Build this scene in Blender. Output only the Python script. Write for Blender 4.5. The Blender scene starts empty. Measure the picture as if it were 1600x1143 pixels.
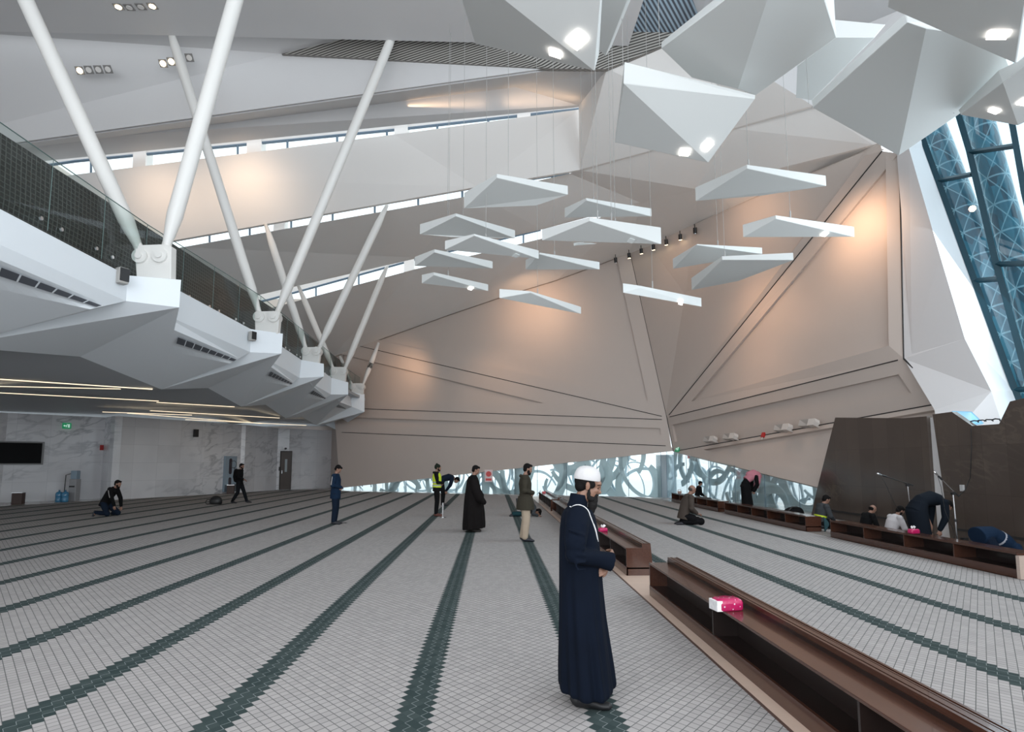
import bpy, bmesh, math, random
from math import sin, cos, pi, radians, atan2, sqrt, tan
from mathutils import Vector, Matrix
from mathutils.bvhtree import BVHTree
random.seed(7)
C = bpy.context.scene.collection
scene = bpy.context.scene
# ---------------------------------------------------------------- camera
F = 930.0; CAMH = 1.75; PITCH = radians(6.0); SH = 51.75
YAW = math.atan(31 * cos(PITCH) / F)
cd = bpy.data.cameras.new('camera'); cam = bpy.data.objects.new('camera', cd); C.objects.link(cam)
cam.location = (0, 0, CAMH); cam.rotation_euler = (pi / 2 + PITCH, 0, -YAW)
cd.sensor_width = 36; cd.lens = F / 1600 * 36; cd.shift_y = SH / 1600; cd.clip_end = 500
scene.camera = cam
# ---------------------------------------------------------------- exposure
vs = scene.view_settings
vs.view_transform = 'Standard'; vs.look = 'None'; vs.gamma = 1.0; vs.use_curve_mapping = False
vs.exposure = 0.15
# ---------------------------------------------------------------- sky
w = bpy.data.worlds.new('sky'); scene.world = w; w.use_nodes = True
bgn = w.node_tree.nodes['Background']
bgn.inputs[0].default_value = (0.86, 0.94, 1.0, 1); bgn.inputs[1].default_value = 1.6
# daylight through the big side window, and a fill light added behind the camera
def area(name, loc, target, sx, sy, power, col):
    l = bpy.data.lights.new(name, 'AREA'); l.shape = 'RECTANGLE'; l.size = sx; l.size_y = sy; l.energy = power; l.color = col
    o = bpy.data.objects.new(name, l); C.objects.link(o); o.location = loc
    o.rotation_euler = (Vector(target) - Vector(loc)).to_track_quat('-Z', 'Y').to_euler(); return o
area('window_daylight', (12.2, 12.0, 8.0), (-4, 14, 3), 9, 6, 420, (0.82, 0.93, 1.0))
area('front_fill_light', (-2, -3.5, 5.2), (-1, 14, 9.0), 22, 8, 1450, (0.97, 0.97, 1.0))  # unseen area light added behind the camera to brighten front faces
# warm wall-washer lights: (position, target, power, cone degrees)
def spot(name, loc, target, power, cone, blend=1.0, col=(1.0, 0.66, 0.40), r=0.08):
    l = bpy.data.lights.new(name, 'SPOT'); l.energy = power; l.spot_size = radians(cone); l.spot_blend = blend; l.color = col; l.shadow_soft_size = r
    o = bpy.data.objects.new(name, l); C.objects.link(o); o.location = loc
    o.rotation_euler = (Vector(target) - Vector(loc)).to_track_quat('-Z', 'Y').to_euler(); return o

# ---------------------------------------------------------------- measuring: photo pixel -> point in the hall
def ray(px, py):
    cx = (px - 800) / F; cy = -(py - (571.5 + SH)) / F
    y = cos(PITCH) - cy * sin(PITCH); z = sin(PITCH) + cy * cos(PITCH); x = cx
    return Vector((x * cos(YAW) + y * sin(YAW), -x * sin(YAW) + y * cos(YAW), z))
def PY(px, py, Y):
    d = ray(px, py); return Vector((0, 0, CAMH)) + d * (Y / d.y)
def PX(px, py, X):
    d = ray(px, py); return Vector((0, 0, CAMH)) + d * (X / d.x)
def PZ(px, py, Z=0.0):
    d = ray(px, py); return Vector((0, 0, CAMH)) + d * ((Z - CAMH) / d.z)

# ---------------------------------------------------------------- materials
def mat(name, col, rough=0.6, metal=0.0, noise=0.0, nscale=8.0, bump=0.0, emit=None, estr=0.0, spec=0.5, coat=0.0):
    m = bpy.data.materials.new(name); m.use_nodes = True; nt = m.node_tree; b = nt.nodes['Principled BSDF']
    b.inputs['Base Color'].default_value = (*col, 1); b.inputs['Roughness'].default_value = rough; b.inputs['Metallic'].default_value = metal
    b.inputs['Specular IOR Level'].default_value = spec; b.inputs['Coat Weight'].default_value = coat
    if noise or bump:
        tc = nt.nodes.new('ShaderNodeTexCoord'); n = nt.nodes.new('ShaderNodeTexNoise'); n.inputs['Scale'].default_value = nscale; n.inputs['Detail'].default_value = 5
        nt.links.new(tc.outputs['Object'], n.inputs['Vector'])
        if noise:
            mx = nt.nodes.new('ShaderNodeMix'); mx.data_type = 'RGBA'
            mx.inputs[6].default_value = (*[max(0, c * (1 - noise)) for c in col], 1); mx.inputs[7].default_value = (*[min(1, c * (1 + noise)) for c in col], 1)
            nt.links.new(n.outputs['Fac'], mx.inputs[0]); nt.links.new(mx.outputs[2], b.inputs['Base Color'])
        if bump:
            bp = nt.nodes.new('ShaderNodeBump'); bp.inputs['Strength'].default_value = bump; bp.inputs['Distance'].default_value = 0.02
            nt.links.new(n.outputs['Fac'], bp.inputs['Height']); nt.links.new(bp.outputs[0], b.inputs['Normal'])
    if emit: b.inputs['Emission Color'].default_value = (*emit, 1); b.inputs['Emission Strength'].default_value = estr
    return m
def glassmat(name, tint, gloss=0.08, rough=0.02):
    m = bpy.data.materials.new(name); m.use_nodes = True; nt = m.node_tree; nt.nodes.clear()
    o = nt.nodes.new('ShaderNodeOutputMaterial'); t = nt.nodes.new('ShaderNodeBsdfTransparent'); g = nt.nodes.new('ShaderNodeBsdfGlossy')
    t.inputs[0].default_value = (*tint, 1); g.inputs[0].default_value = (0.9, 0.95, 1, 1); g.inputs['Roughness'].default_value = rough
    mx = nt.nodes.new('ShaderNodeMixShader'); fr = nt.nodes.new('ShaderNodeLayerWeight'); fr.inputs[0].default_value = 0.35
    mm = nt.nodes.new('ShaderNodeMath'); mm.operation = 'MULTIPLY'; mm.inputs[1].default_value = gloss * 4
    nt.links.new(fr.outputs['Fresnel'], mm.inputs[0]); nt.links.new(mm.outputs[0], mx.inputs[0])
    nt.links.new(t.outputs[0], mx.inputs[1]); nt.links.new(g.outputs[0], mx.inputs[2]); nt.links.new(mx.outputs[0], o.inputs[0])
    return m
class NT:
    """tiny node-graph helper for the patterned materials"""
    def __init__(s, name, rough=0.6):
        s.m = bpy.data.materials.new(name); s.m.use_nodes = True; s.nt = s.m.node_tree; s.b = s.nt.nodes['Principled BSDF']; s.b.inputs['Roughness'].default_value = rough
        s.tc = s.nt.nodes.new('ShaderNodeTexCoord'); s.obj = s.tc.outputs['Object']; s.uv = s.tc.outputs['UV']
    def link(s, a, b): s.nt.links.new(a, b)
    def _in(s, n, i, v):
        if isinstance(v, (int, float)): n.inputs[i].default_value = v
        elif isinstance(v, tuple): n.inputs[i].default_value = v if len(v) == len(n.inputs[i].default_value) else (*v, 1)
        else: s.link(v, n.inputs[i])
    def math(s, op, a, b=0.0, c=None):
        n = s.nt.nodes.new('ShaderNodeMath'); n.operation = op; s._in(n, 0, a); s._in(n, 1, b)
        if c is not None: s._in(n, 2, c)
        return n.outputs[0]
    def sep(s, v):
        n = s.nt.nodes.new('ShaderNodeSeparateXYZ'); s.link(v, n.inputs[0]); return n.outputs
    def comb(s, x, y, z):
        n = s.nt.nodes.new('ShaderNodeCombineXYZ'); s._in(n, 0, x); s._in(n, 1, y); s._in(n, 2, z); return n.outputs[0]
    def mix(s, f, a, b):
        n = s.nt.nodes.new('ShaderNodeMix'); n.data_type = 'RGBA'; s._in(n, 0, f); s._in(n, 6, a); s._in(n, 7, b); return n.outputs[2]
    def noise(s, v, scale, detail=4, dist=0.0, out='Fac'):
        n = s.nt.nodes.new('ShaderNodeTexNoise'); s.link(v, n.inputs['Vector']); n.inputs['Scale'].default_value = scale; n.inputs['Detail'].default_value = detail; n.inputs['Distortion'].default_value = dist; return n.outputs[out]
    def ramp(s, f, p0, p1):
        n = s.nt.nodes.new('ShaderNodeMapRange'); s._in(n, 0, f); n.inputs[1].default_value = p0; n.inputs[2].default_value = p1; return n.outputs[0]
    def color(s, c): s.link(c, s.b.inputs['Base Color'])
    def bump(s, h, strength=0.3, dist=0.01):
        n = s.nt.nodes.new('ShaderNodeBump'); n.inputs['Strength'].default_value = strength; n.inputs['Distance'].default_value = dist; s.link(h, n.inputs['Height']); s.link(n.outputs[0], s.b.inputs['Normal'])

# ---------------------------------------------------------------- object helpers
def mesh_obj(name, verts, faces, m, parent=None, smooth=False, mats=None, mi=None):
    me = bpy.data.meshes.new(name); me.from_pydata([tuple(v) for v in verts], [], faces); me.update()
    for q in (mats or [m]): me.materials.append(q)
    if mi: me.polygons.foreach_set('material_index', mi)
    if smooth: me.polygons.foreach_set('use_smooth', [True] * len(me.polygons))
    o = bpy.data.objects.new(name, me); C.objects.link(o)
    if parent: o.parent = parent
    return o
def struct(o): o['kind'] = 'structure'; return o
def tag(o, label, cat, group=None, kind=None):
    o['label'] = label; o['category'] = cat
    if group: o['group'] = group
    if kind: o['kind'] = kind
    return o
def thing(name, label, cat, loc=(0, 0, 0), rz=0.0, group=None):
    o = bpy.data.objects.new(name, None); C.objects.link(o); o.empty_display_size = 0.2
    o.location = loc; o.rotation_euler = (0, 0, rz); return tag(o, label, cat, group)
class MB:
    """collects shapes, then links them as one mesh object"""
    def __init__(s): s.v = []; s.f = []; s.mi = []; s.cur = 0
    def add(s, vs, fs):
        n = len(s.v); s.v += [Vector(v) for v in vs]; s.f += [[n + i for i in f] for f in fs]; s.mi += [s.cur] * len(fs); return s
    def poly(s, pts, flip=False):
        idx = list(range(len(pts)));  return s.add(pts, [idx[::-1] if flip else idx])
    def box(s, x0, y0, z0, x1, y1, z1):
        return s.add([(x0,y0,z0),(x1,y0,z0),(x1,y1,z0),(x0,y1,z0),(x0,y0,z1),(x1,y0,z1),(x1,y1,z1),(x0,y1,z1)],
                     [[0,3,2,1],[4,5,6,7],[0,1,5,4],[1,2,6,5],[2,3,7,6],[3,0,4,7]])
    def prism(s, pts, d):
        """polygon PTS extruded by vector D"""
        n = len(pts); d = Vector(d); P = [Vector(p) for p in pts]
        fs = [list(range(n))[::-1], [n + i for i in range(n)]] + [[i, (i + 1) % n, n + (i + 1) % n, n + i] for i in range(n)]
        return s.add(P + [p + d for p in P], fs)
    def tube(s, path, r, seg=10, cap=True):
        path = [Vector(p) for p in path]; n = len(path); rr = r if isinstance(r, (list, tuple)) else [r] * n
        vs = []; up = None
        for i, p in enumerate(path):
            t = (path[min(i + 1, n - 1)] - path[max(i - 1, 0)]).normalized()
            if up is None:
                up = Vector((0, 0, 1)) if abs(t.z) < 0.95 else Vector((1, 0, 0))
            a = t.cross(up).normalized(); b = a.cross(t).normalized(); up = b
            for k in range(seg):
                q = 2 * pi * k / seg; vs.append(p + (a * cos(q) + b * sin(q)) * rr[i])
        fs = [[i * seg + k, i * seg + (k + 1) % seg, (i + 1) * seg + (k + 1) % seg, (i + 1) * seg + k] for i in range(n - 1) for k in range(seg)]
        if cap: fs += [list(range(seg))[::-1], [(n - 1) * seg + k for k in range(seg)]]
        return s.add(vs, fs)
    def build(s, name, m, parent=None, smooth=False, mats=None, fix=True):
        o = mesh_obj(name, s.v, s.f, m, parent, smooth, mats, s.mi if mats else None)
        if fix:
            bm = bmesh.new(); bm.from_mesh(o.data); bmesh.ops.recalc_face_normals(bm, faces=bm.faces); bm.to_mesh(o.data); bm.free()
        return o
def bevel(o, w=0.01, seg=2):
    md = o.modifiers.new('bevel', 'BEVEL'); md.width = w; md.segments = seg; md.limit_method = 'ANGLE'; md.angle_limit = radians(40); return o
def auto_smooth(o): 
    for p in o.data.polygons: p.use_smooth = True
    return o
def slab(name, pts, m, th, away, parent=None):
    """thick slab whose visible face is PTS; extruded TH away from the viewer along AWAY"""
    return MB().prism(pts, Vector(away).normalized() * th).build(name, m, parent)
# ================================================================ materials of the hall
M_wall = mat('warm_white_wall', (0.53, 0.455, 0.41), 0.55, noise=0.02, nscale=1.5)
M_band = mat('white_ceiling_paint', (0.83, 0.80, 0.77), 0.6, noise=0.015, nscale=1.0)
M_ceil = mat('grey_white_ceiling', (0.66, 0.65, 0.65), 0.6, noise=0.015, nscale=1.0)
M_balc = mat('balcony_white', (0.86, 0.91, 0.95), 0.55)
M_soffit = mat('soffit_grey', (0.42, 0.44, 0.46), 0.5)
M_steel = mat('white_painted_steel', (0.80, 0.79, 0.76), 0.35)
M_pend = mat('pendant_pale_grey', (0.70, 0.72, 0.71), 0.55)
M_dark = mat('black_groove', (0.02, 0.018, 0.018), 0.7)
M_black = mat('black_plastic', (0.012, 0.012, 0.013), 0.45)
M_darkbl = mat('dark_blue_frame', (0.008, 0.05, 0.075), 0.3)
M_frame = mat('grey_blue_frame', (0.12, 0.18, 0.24), 0.4)
M_lamp = mat('lamp_white', (1, 1, 1), emit=(1, 0.93, 0.86), estr=6)
M_lampw = mat('lamp_warm', (1, 0.9, 0.7), emit=(1, 0.80, 0.50), estr=9)
M_led = mat('led_line', (1, 0.9, 0.7), emit=(1, 0.80, 0.55), estr=1.1)
M_chrome = mat('brushed_steel', (0.75, 0.75, 0.76), 0.25, metal=1.0)
G_clear = glassmat('clear_glass', (0.93, 0.97, 0.96), 0.10)
G_rail = glassmat('rail_glass', (0.84, 0.91, 0.89), 0.10)
G_blue = glassmat('blue_glass', (0.74, 0.93, 1.0), 0.025)

def marble(name, base, vein, scale, bw, bh, rough=0.25, joint=None, vary=0.12):
    n = NT(name, rough); s = n.sep(n.uv)
    sk = n.comb(n.math('ADD', n.math('MULTIPLY', s[0], 0.7), n.math('MULTIPLY', s[1], 1.6)), n.math('SUBTRACT', n.math('MULTIPLY', s[1], 2.6), n.math('MULTIPLY', s[0], 1.3)), 0.0)
    w1 = n.noise(sk, scale, 9, 0.4); v = n.math('ABSOLUTE', n.math('SUBTRACT', w1, 0.5)); v = n.ramp(v, 0.0, 0.05)
    w2 = n.noise(n.obj, scale * 0.35, 5, 0.8); msk = n.ramp(w2, 0.46, 0.66)
    vv = n.math('MULTIPLY', n.math('SUBTRACT', 1.0, v), msk)
    u = n.math('DIVIDE', s[0], bw); t = n.math('DIVIDE', s[1], bh)
    wn = n.nt.nodes.new('ShaderNodeTexWhiteNoise'); wn.noise_dimensions = '2D'
    n.link(n.comb(n.math('FLOOR', u), n.math('FLOOR', t), 0.0), wn.inputs['Vector'])
    tone = n.math('MULTIPLY_ADD', wn.outputs['Value'], vary, 1.0 - vary / 2)
    c = n.mix(n.math('MULTIPLY', vv, 0.95), base, vein)
    cl = n.noise(n.obj, scale * 0.6, 3); c = n.mix(n.math('MULTIPLY', n.ramp(cl, 0.45, 0.75), 0.35), c, vein)
    fu = n.math('FRACT', u); ft = n.math('FRACT', t)
    j = n.math('MAXIMUM', n.math('LESS_THAN', fu, 0.008 / bw * 1.0), n.math('LESS_THAN', ft, 0.008 / bh * 1.0))
    hs = n.nt.nodes.new('ShaderNodeHueSaturation'); n.link(c, hs.inputs['Color']); n.link(tone, hs.inputs['Value'])
    c = n.mix(n.math('MULTIPLY', j, 0.6), hs.outputs['Color'], joint or vein); n.color(c); return n.m
M_marble = marble('white_marble', (0.72, 0.72, 0.74), (0.33, 0.34, 0.37), 0.55, 1.2, 0.85, 0.22)
M_brown = marble('brown_stone', (0.078, 0.060, 0.051), (0.12, 0.095, 0.076), 1.2, 0.62, 1.05, 0.16, (0.045, 0.035, 0.03), 0.22)
M_tile = marble('pale_floor_stone', (0.40, 0.36, 0.33), (0.30, 0.27, 0.25), 0.6, 1.2, 1.2, 0.2)

def carpet_mat(name, cw, ch, n_cells, x0, half):
    """woven diamonds CW x CH m with dark green prayer rows every N_CELLS diamonds"""
    n = NT(name, 0.95); s = n.sep(n.obj)
    x = n.math('SUBTRACT', s[0], x0)
    wob = n.noise(n.obj, 1.3, 2)
    u = n.math('DIVIDE', x, cw); v = n.math('DIVIDE', s[1], ch)
    p = n.math('ADD', n.math('ADD', u, v), 0.5); q = n.math('ADD', n.math('SUBTRACT', u, v), 0.5)
    fp = n.math('FLOOR', p); fq = n.math('FLOOR', q)
    cx = n.math('MULTIPLY', n.math('ADD', fp, fq), 0.5 )           # cell centre in diamond widths
    per = n.math('ABSOLUTE', n.math('SUBTRACT', n.math('FLOORED_MODULO', n.math('ADD', cx, n_cells / 2), float(n_cells)), n_cells / 2))
    stripe = n.math('LESS_THAN', per, half + 0.01)
    sc = n.math('SUBTRACT', n.math('FLOORED_MODULO', n.math('ADD', cx, n_cells / 2), float(n_cells)), n_cells / 2)
    inner = n.math('MAXIMUM', n.math('LESS_THAN', n.math('ABSOLUTE', n.math('ADD', sc, 0.5)), 0.1), n.math('LESS_THAN', n.math('ABSOLUTE', n.math('SUBTRACT', sc, 0.5)), 0.1))
    ep = n.math('ABSOLUTE', n.math('SUBTRACT', n.math('FRACT', p), 0.5)); eq = n.math('ABSOLUTE', n.math('SUBTRACT', n.math('FRACT', q), 0.5))
    e = n.math('MAXIMUM', ep, eq); line = n.ramp(e, 0.44, 0.475)
    # second, fainter hairline next to the main one gives the woven double line
    wn = n.nt.nodes.new('ShaderNodeTexWhiteNoise'); wn.noise_dimensions = '2D'; n.link(n.comb(fp, fq, 0.0), wn.inputs['Vector'])
    pale = n.mix(wn.outputs['Value'], (0.335, 0.318, 0.310), (0.395, 0.372, 0.362))
    blot = n.ramp(n.noise(n.obj, 0.5, 3), 0.3, 0.7)
    pale = n.mix(n.math('MULTIPLY', blot, 0.25), pale, (0.41, 0.38, 0.37))
    c1 = n.mix(n.math('MULTIPLY', line, 0.85), pale, (0.07, 0.075, 0.075))
    grn = n.mix(wn.outputs['Value'], (0.030, 0.046, 0.046), (0.05, 0.068, 0.067))
    l2 = n.math('MULTIPLY', n.math('MULTIPLY', n.ramp(n.math('FRACT', q), 0.94, 0.96), inner), 0.85)
    l3 = n.math('MULTIPLY', n.math('MULTIPLY', n.ramp(n.math('FRACT', p), 0.94, 0.96), inner), 0.85)
    c2 = n.mix(n.math('MAXIMUM', l2, l3), grn, (0.30, 0.33, 0.33))
    n.color(n.mix(stripe, c1, c2))
    n.b.inputs['Specular IOR Level'].default_value = 0.15
    n.bump(n.math('ADD', n.math('MULTIPLY', line, -1.0), n.math('MULTIPLY', n.noise(n.obj, 120, 2), 0.4)), 0.35, 0.004)
    return n.m
M_car1 = carpet_mat('patterned_carpet', 1.31 / 14, 0.108, 14, -0.53, 1.0)
M_car2 = carpet_mat('patterned_carpet_far_side', 1.265 / 14, 0.108, 14, 2.94, 1.0)

def uv_wall(o, du, dv=(0, 0, 1)):
    """metres along DU and DV as UV"""
    me = o.data; uv = me.uv_layers.new(name='UVMap'); du = Vector(du).normalized(); dv = Vector(dv).normalized()
    for l in me.loops:
        p = me.vertices[l.vertex_index].co; uv.data[l.index].uv = (p.dot(du), p.dot(dv))
    return o

# ================================================================ floor
def flatpoly(name, pts, z, m, th=0.02, parent=None):
    return MB().prism([(p[0], p[1], z - th) for p in pts], (0, 0, th)).build(name, m, parent)
fl = flatpoly('floor', [(-24, -4), (16, -4), (16, 24), (9.2, 27.6), (8.3, 29.6), (-10, 37.9), (-11, 42), (-24, 42)], 0.0, M_tile, 0.3)
struct(uv_wall(fl, (1, 0, 0), (0, 1, 0)))
gl = flatpoly('ground_outside', [(-40, -30), (60, -30), (60, 70), (-40, 70)], -0.32, mat('pale_paving', (0.72, 0.75, 0.77), 0.8, noise=0.1, nscale=0.4), 0.1)
struct(gl); gl.name = 'floor_outside'
car1 = flatpoly('carpet', [(-22, -3), (1.93, -3), (1.93, 30.2), (1.93, 31.4), (-8.3, 35.8), (-10.6, 38.6), (-13.2, 37.0), (-17.5, 27.9), (-19.3, 24.3), (-23, 16)], 0.012, M_car1, 0.012)
tag(car1, 'widest grey carpet with dark green rows, on the marble wall side of the benches', 'carpet')
car2 = flatpoly('carpet', [(2.62, -3), (7.84, -3), (7.84, 27.9), (7.3, 29.4), (2.62, 31.2)], 0.012, M_car2, 0.012)
tag(car2, 'narrower grey carpet with dark green rows between two lines of benches', 'carpet')
car3 = flatpoly('carpet', [(8.42, -3), (10.4, -3), (10.4, 19.5), (8.42, 27)], 0.012, M_car2, 0.012)
tag(car3, 'carpet strip between the wooden benches and the brown stone wall', 'carpet')
M_trim = mat('pale_wood_trim', (0.62, 0.47, 0.38), 0.35, noise=0.08, nscale=6)
struct(MB().box(1.93, -3, 0, 1.955, 30.3, 0.016).build('trim_1', mat('dark_trim', (0.10, 0.06, 0.05), 0.4)))
struct(MB().box(1.955, -3, 0, 2.62, 30.2, 0.014).build('trim_2', M_trim))

# ================================================================ wall facets
def V3(*a): return Vector(a)
P1o = Vector((-8.16, 37.04, 0)); P1n = Vector((-6.96, -15.9, 0)).normalized()
def PP(px, py, o=P1o, n=P1n):
    d = ray(px, py); e = Vector((0, 0, CAMH)); return e + d * ((o - e).dot(n) / d.dot(n))
def facet(name, pts, insets, m, depth=0.13, th=0.25):
    """planar panel with raised flat borders (one width per edge) around a sunk field"""
    n = (pts[1] - pts[0]).cross(pts[2] - pts[0]).normalized()
    if n.dot(Vector((0, 0, CAMH)) - pts[0]) < 0: n = -n
    c = sum(pts, Vector()) / len(pts); N = len(pts); inner = []
    lines = []
    for i in range(N):
        a, b = pts[i], pts[(i + 1) % N]; t = (b - a).normalized(); q = n.cross(t)
        if q.dot(c - (a + b) / 2) < 0: q = -q
        lines.append((a + q * insets[i], t))
    for i in range(N):
        a, t = lines[i - 1]; b, u = lines[i]
        # intersection of the two offset lines in the plane
        w0 = b - a; cr = t.cross(u); s = w0.cross(u).dot(cr) / max(cr.dot(cr), 1e-9)
        inner.append(a + t * s)
    mb = MB()
    if sum(insets) > 0:
        low = [p - n * depth for p in inner]
        mb.add(pts + inner, [[i, (i + 1) % N, N + (i + 1) % N, N + i] for i in range(N) if insets[i] > 0 or True])
        mb.add(inner + low, [[i, (i + 1) % N, N + (i + 1) % N, N + i] for i in range(N)])
        mb.add(low, [list(range(N))])
    else: mb.add(pts, [list(range(N))])
    mb.add([p - n * th for p in pts], [list(range(N))])
    mb.add(pts + [p - n * th for p in pts], [[i, (i + 1) % N, N + (i + 1) % N, N + i] for i in range(N)])
    return struct(mb.build(name, m, fix=False))
def seam(name, a, b, r=0.018):
    d = (Vector((0, 0, CAMH)) - (a + b) / 2).normalized() * 0.015
    return struct(MB().tube([a + d, b + d], r, 6).build(name, M_dark))
A_ = PP(1052, 705); B_ = PP(1042, 652); C_ = PP(985, 396)
E3l = [PP(*p) for p in [(518, 557), (563, 541), (700, 492), (785, 463), (870, 437), (960, 404)]]
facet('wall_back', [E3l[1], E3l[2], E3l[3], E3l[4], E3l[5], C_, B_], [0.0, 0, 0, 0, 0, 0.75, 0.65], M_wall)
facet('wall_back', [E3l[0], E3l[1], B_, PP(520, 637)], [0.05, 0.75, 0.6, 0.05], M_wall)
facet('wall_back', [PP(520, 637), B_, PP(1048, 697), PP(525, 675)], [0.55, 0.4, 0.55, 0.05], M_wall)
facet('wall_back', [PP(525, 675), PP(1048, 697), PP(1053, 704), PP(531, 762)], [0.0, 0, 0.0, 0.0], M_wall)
seam('trim_3', PP(560, 540), PP(1034, 650)); seam('trim_4', PP(560, 638), PP(1034, 655)); seam('trim_5', PP(534, 675), PP(1040, 696))
D_ = PY(1378, 236, 18.0); Fp = PY(1405, 240, 17.5); E_ = PY(1412, 560, 17.0)
E3r = [PY(1090, 355, 26.6), PY(1240, 288, 21.6)]
facet('wall_right', [C_, E3r[0], E3r[1], D_, B_], [0.3, 0.3, 0.3, 0.62, 0.62], M_wall)
facet('wall_right', [D_, Fp, E_, B_], [0.0, 0.42, 0.5, 0.62], M_wall)
n7 = (E_ - B_).cross(A_ - B_).normalized()
G_ = PP(1462, 631, B_, n7)
facet('wall_right', [B_, E_, G_, A_], [0.42, 0.42, 0.45, 0.3], M_wall)
K_ = PY(1278, 760, 19.6); n8 = (G_ - A_).cross(K_ - A_).normalized()
G2 = PP(1470, 640, A_, n8); K2 = PP(1340, 776, A_, n8)
facet('wall_right', [A_, G_, G2, K2], [0.18, 0, 0, 0.42], M_wall)
seam('trim_6', C_.lerp(B_, 0.01), B_); seam('trim_7', D_, D_.lerp(B_, 0.985)); seam('trim_8', B_.lerp(E_, 0.02), B_.lerp(E_, 0.985)); seam('trim_9', A_.lerp(G_, 0.02) , G_); seam('trim_10', B_, A_)
seam('trim_11', Fp, E_, 0.018); seam('trim_12', E_, PY(1504, 653, 15.0), 0.025)
# white wall between the folded wall and the window reveal
inner = [(1402, 170, 17.2), (1420, 231, 16.9), (1469, 400, 15.8), (1507.5, 529, 15.1), (1549, 611, 14.35), (1572, 680, 13.9)]
outer = [(1425, 170), (1447.4, 231), (1508.7, 400), (1556, 529), (1586, 611), (1612, 680)]
M_side = mat('side_wall_white', (0.70, 0.68, 0.68), 0.5)
ip = [PY(*p) for p in inner]; op = [PX(p[0], p[1], 13.2) for p in outer]
mb = MB(); mb.add([Fp, PY(1396, 170, 17.6)] + ip[:2] + [PY(1425, 553, 16.75)] + [ip[2], ip[3]], [[0, 1, 2, 3, 5, 4]])
mb.add([Fp, E_, PY(1425, 553, 16.75)], [[0, 1, 2]]); mb.add([ip[2], ip[3], PY(1425, 553, 16.75)], [[0, 1, 2]])
mb.add([E_, PY(1425, 553, 16.75), ip[3], ip[4], ip[5], PY(1470, 700, 14.6), PY(1460, 640, 15.6)], [[0, 1, 2, 3], [0, 3, 4, 5, 6]])
struct(mb.build('wall_right', M_side, fix=False))
mb = MB()
for i in range(5): mb.add([ip[i], ip[i + 1], op[i + 1], op[i]], [[0, 1, 2, 3]])
struct(mb.build('window_1', mat('reveal_white', (0.86, 0.9, 0.93), 0.45), fix=False)).name = 'trim_13'
# plaster behind the gap between the two brown slabs
mb = MB().poly([PX(1440, 652, 10.58), PX(1440, 870, 10.58), PX(1500, 900, 10.58), PX(1500, 652, 10.58)])
struct(mb.build('wall_right', M_side))

# ---------------------------------------------------------------- big leaning window
def wx(px, py, X=13.2): return PX(px, py, X)
win = thing('window_1', 'huge leaning side window with dark blue frames above the brown stone wall', 'window', (0, 0, 0)); win['kind'] = 'structure'
def bar(name, pts, r, m, parent): return MB().tube(pts, r, 4).build(name, m, parent)
fr = [((1424, 170), (1612, 680)), ((1470, 90), (1508, 216), (1640, 686)), ((1548, 60), (1590, 240), (1690, 640))]
fr0 = [PX(1425, 170, 13.2), PX(1508.7, 400, 13.2), PX(1612, 680, 13.2)]
bar('frame', fr0, 0.1, M_darkbl, win)
f2 = [PX(1468, 90, 13.2), PX(1497, 178, 13.2), PX(1514.5, 236, 13.2), PX(1553.5, 400, 13.2), PX(1600, 571, 13.2), PX(1632, 690, 13.2)]
bar('frame', f2, 0.10, M_darkbl, win)
f3 = [PX(1550, 60, 13.2), PX(1582, 196, 13.2), PX(1600, 299, 13.2), PX(1680, 640, 13.2)]
bar('frame', f3, 0.09, M_darkbl, win)
for a, b in [((1467.5, 282), (1519, 272)), ((1514.5, 238), (1588, 227.5)), ((1523, 438.5), (1562, 435)), ((1556, 412.5), (1625, 411)), ((1585, 609), (1612, 607)), ((1497, 130), (1572, 118))]:
    bar('mullion', [PX(*a, 13.2), PX(*b, 13.2)], 0.07, M_darkbl, win)
MB().poly([PX(1425, 170, 13.25), PX(1468, 60, 13.25), PX(1800, 60, 13.25), PX(1800, 700, 13.25), PX(1612, 680, 13.25)]).build('glass', G_blue, win)
# lattice-printed round columns outside the window
n = NT('lattice_column', 0.3); s = n.sep(n.uv)
u = s[0]; v = s[1]
a1 = n.math('FRACT', n.math('MULTIPLY', u, 10.0)); a2 = n.math('FRACT', n.math('ADD', n.math('MULTIPLY', u, 5.0), n.math('MULTIPLY', v, 1.15))); a3 = n.math('FRACT', n.math('SUBTRACT', n.math('MULTIPLY', u, 5.0), n.math('MULTIPLY', v, 1.15)))
a4 = n.math('FRACT', n.math('MULTIPLY', v, 1.15))
def ln(a, w_=0.035): return n.math('GREATER_THAN', n.math('ABSOLUTE', n.math('SUBTRACT', a, 0.5)), 0.5 - w_)
l = n.math('MAXIMUM', n.math('MAXIMUM', ln(a2), ln(a3)), ln(a4, 0.03))
vo = n.nt.nodes.new('ShaderNodeTexVoronoi'); n.link(n.comb(n.math('MULTIPLY', u, 12.0), n.math('MULTIPLY', v, 2.2), 0.0), vo.inputs['Vector']); vo.inputs['Scale'].default_value = 1.0
cc = n.ramp(n.sep(vo.outputs['Color'])[0], 0.0, 1.0)
base = n.mix(cc, (0.005, 0.055, 0.09), (0.03, 0.22, 0.30))
n.color(n.mix(n.math('MULTIPLY', l, 0.5), base, (0.45, 0.68, 0.75))); n.b.inputs['Coat Weight'].default_value = 0.6
M_latt = n.m
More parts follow.
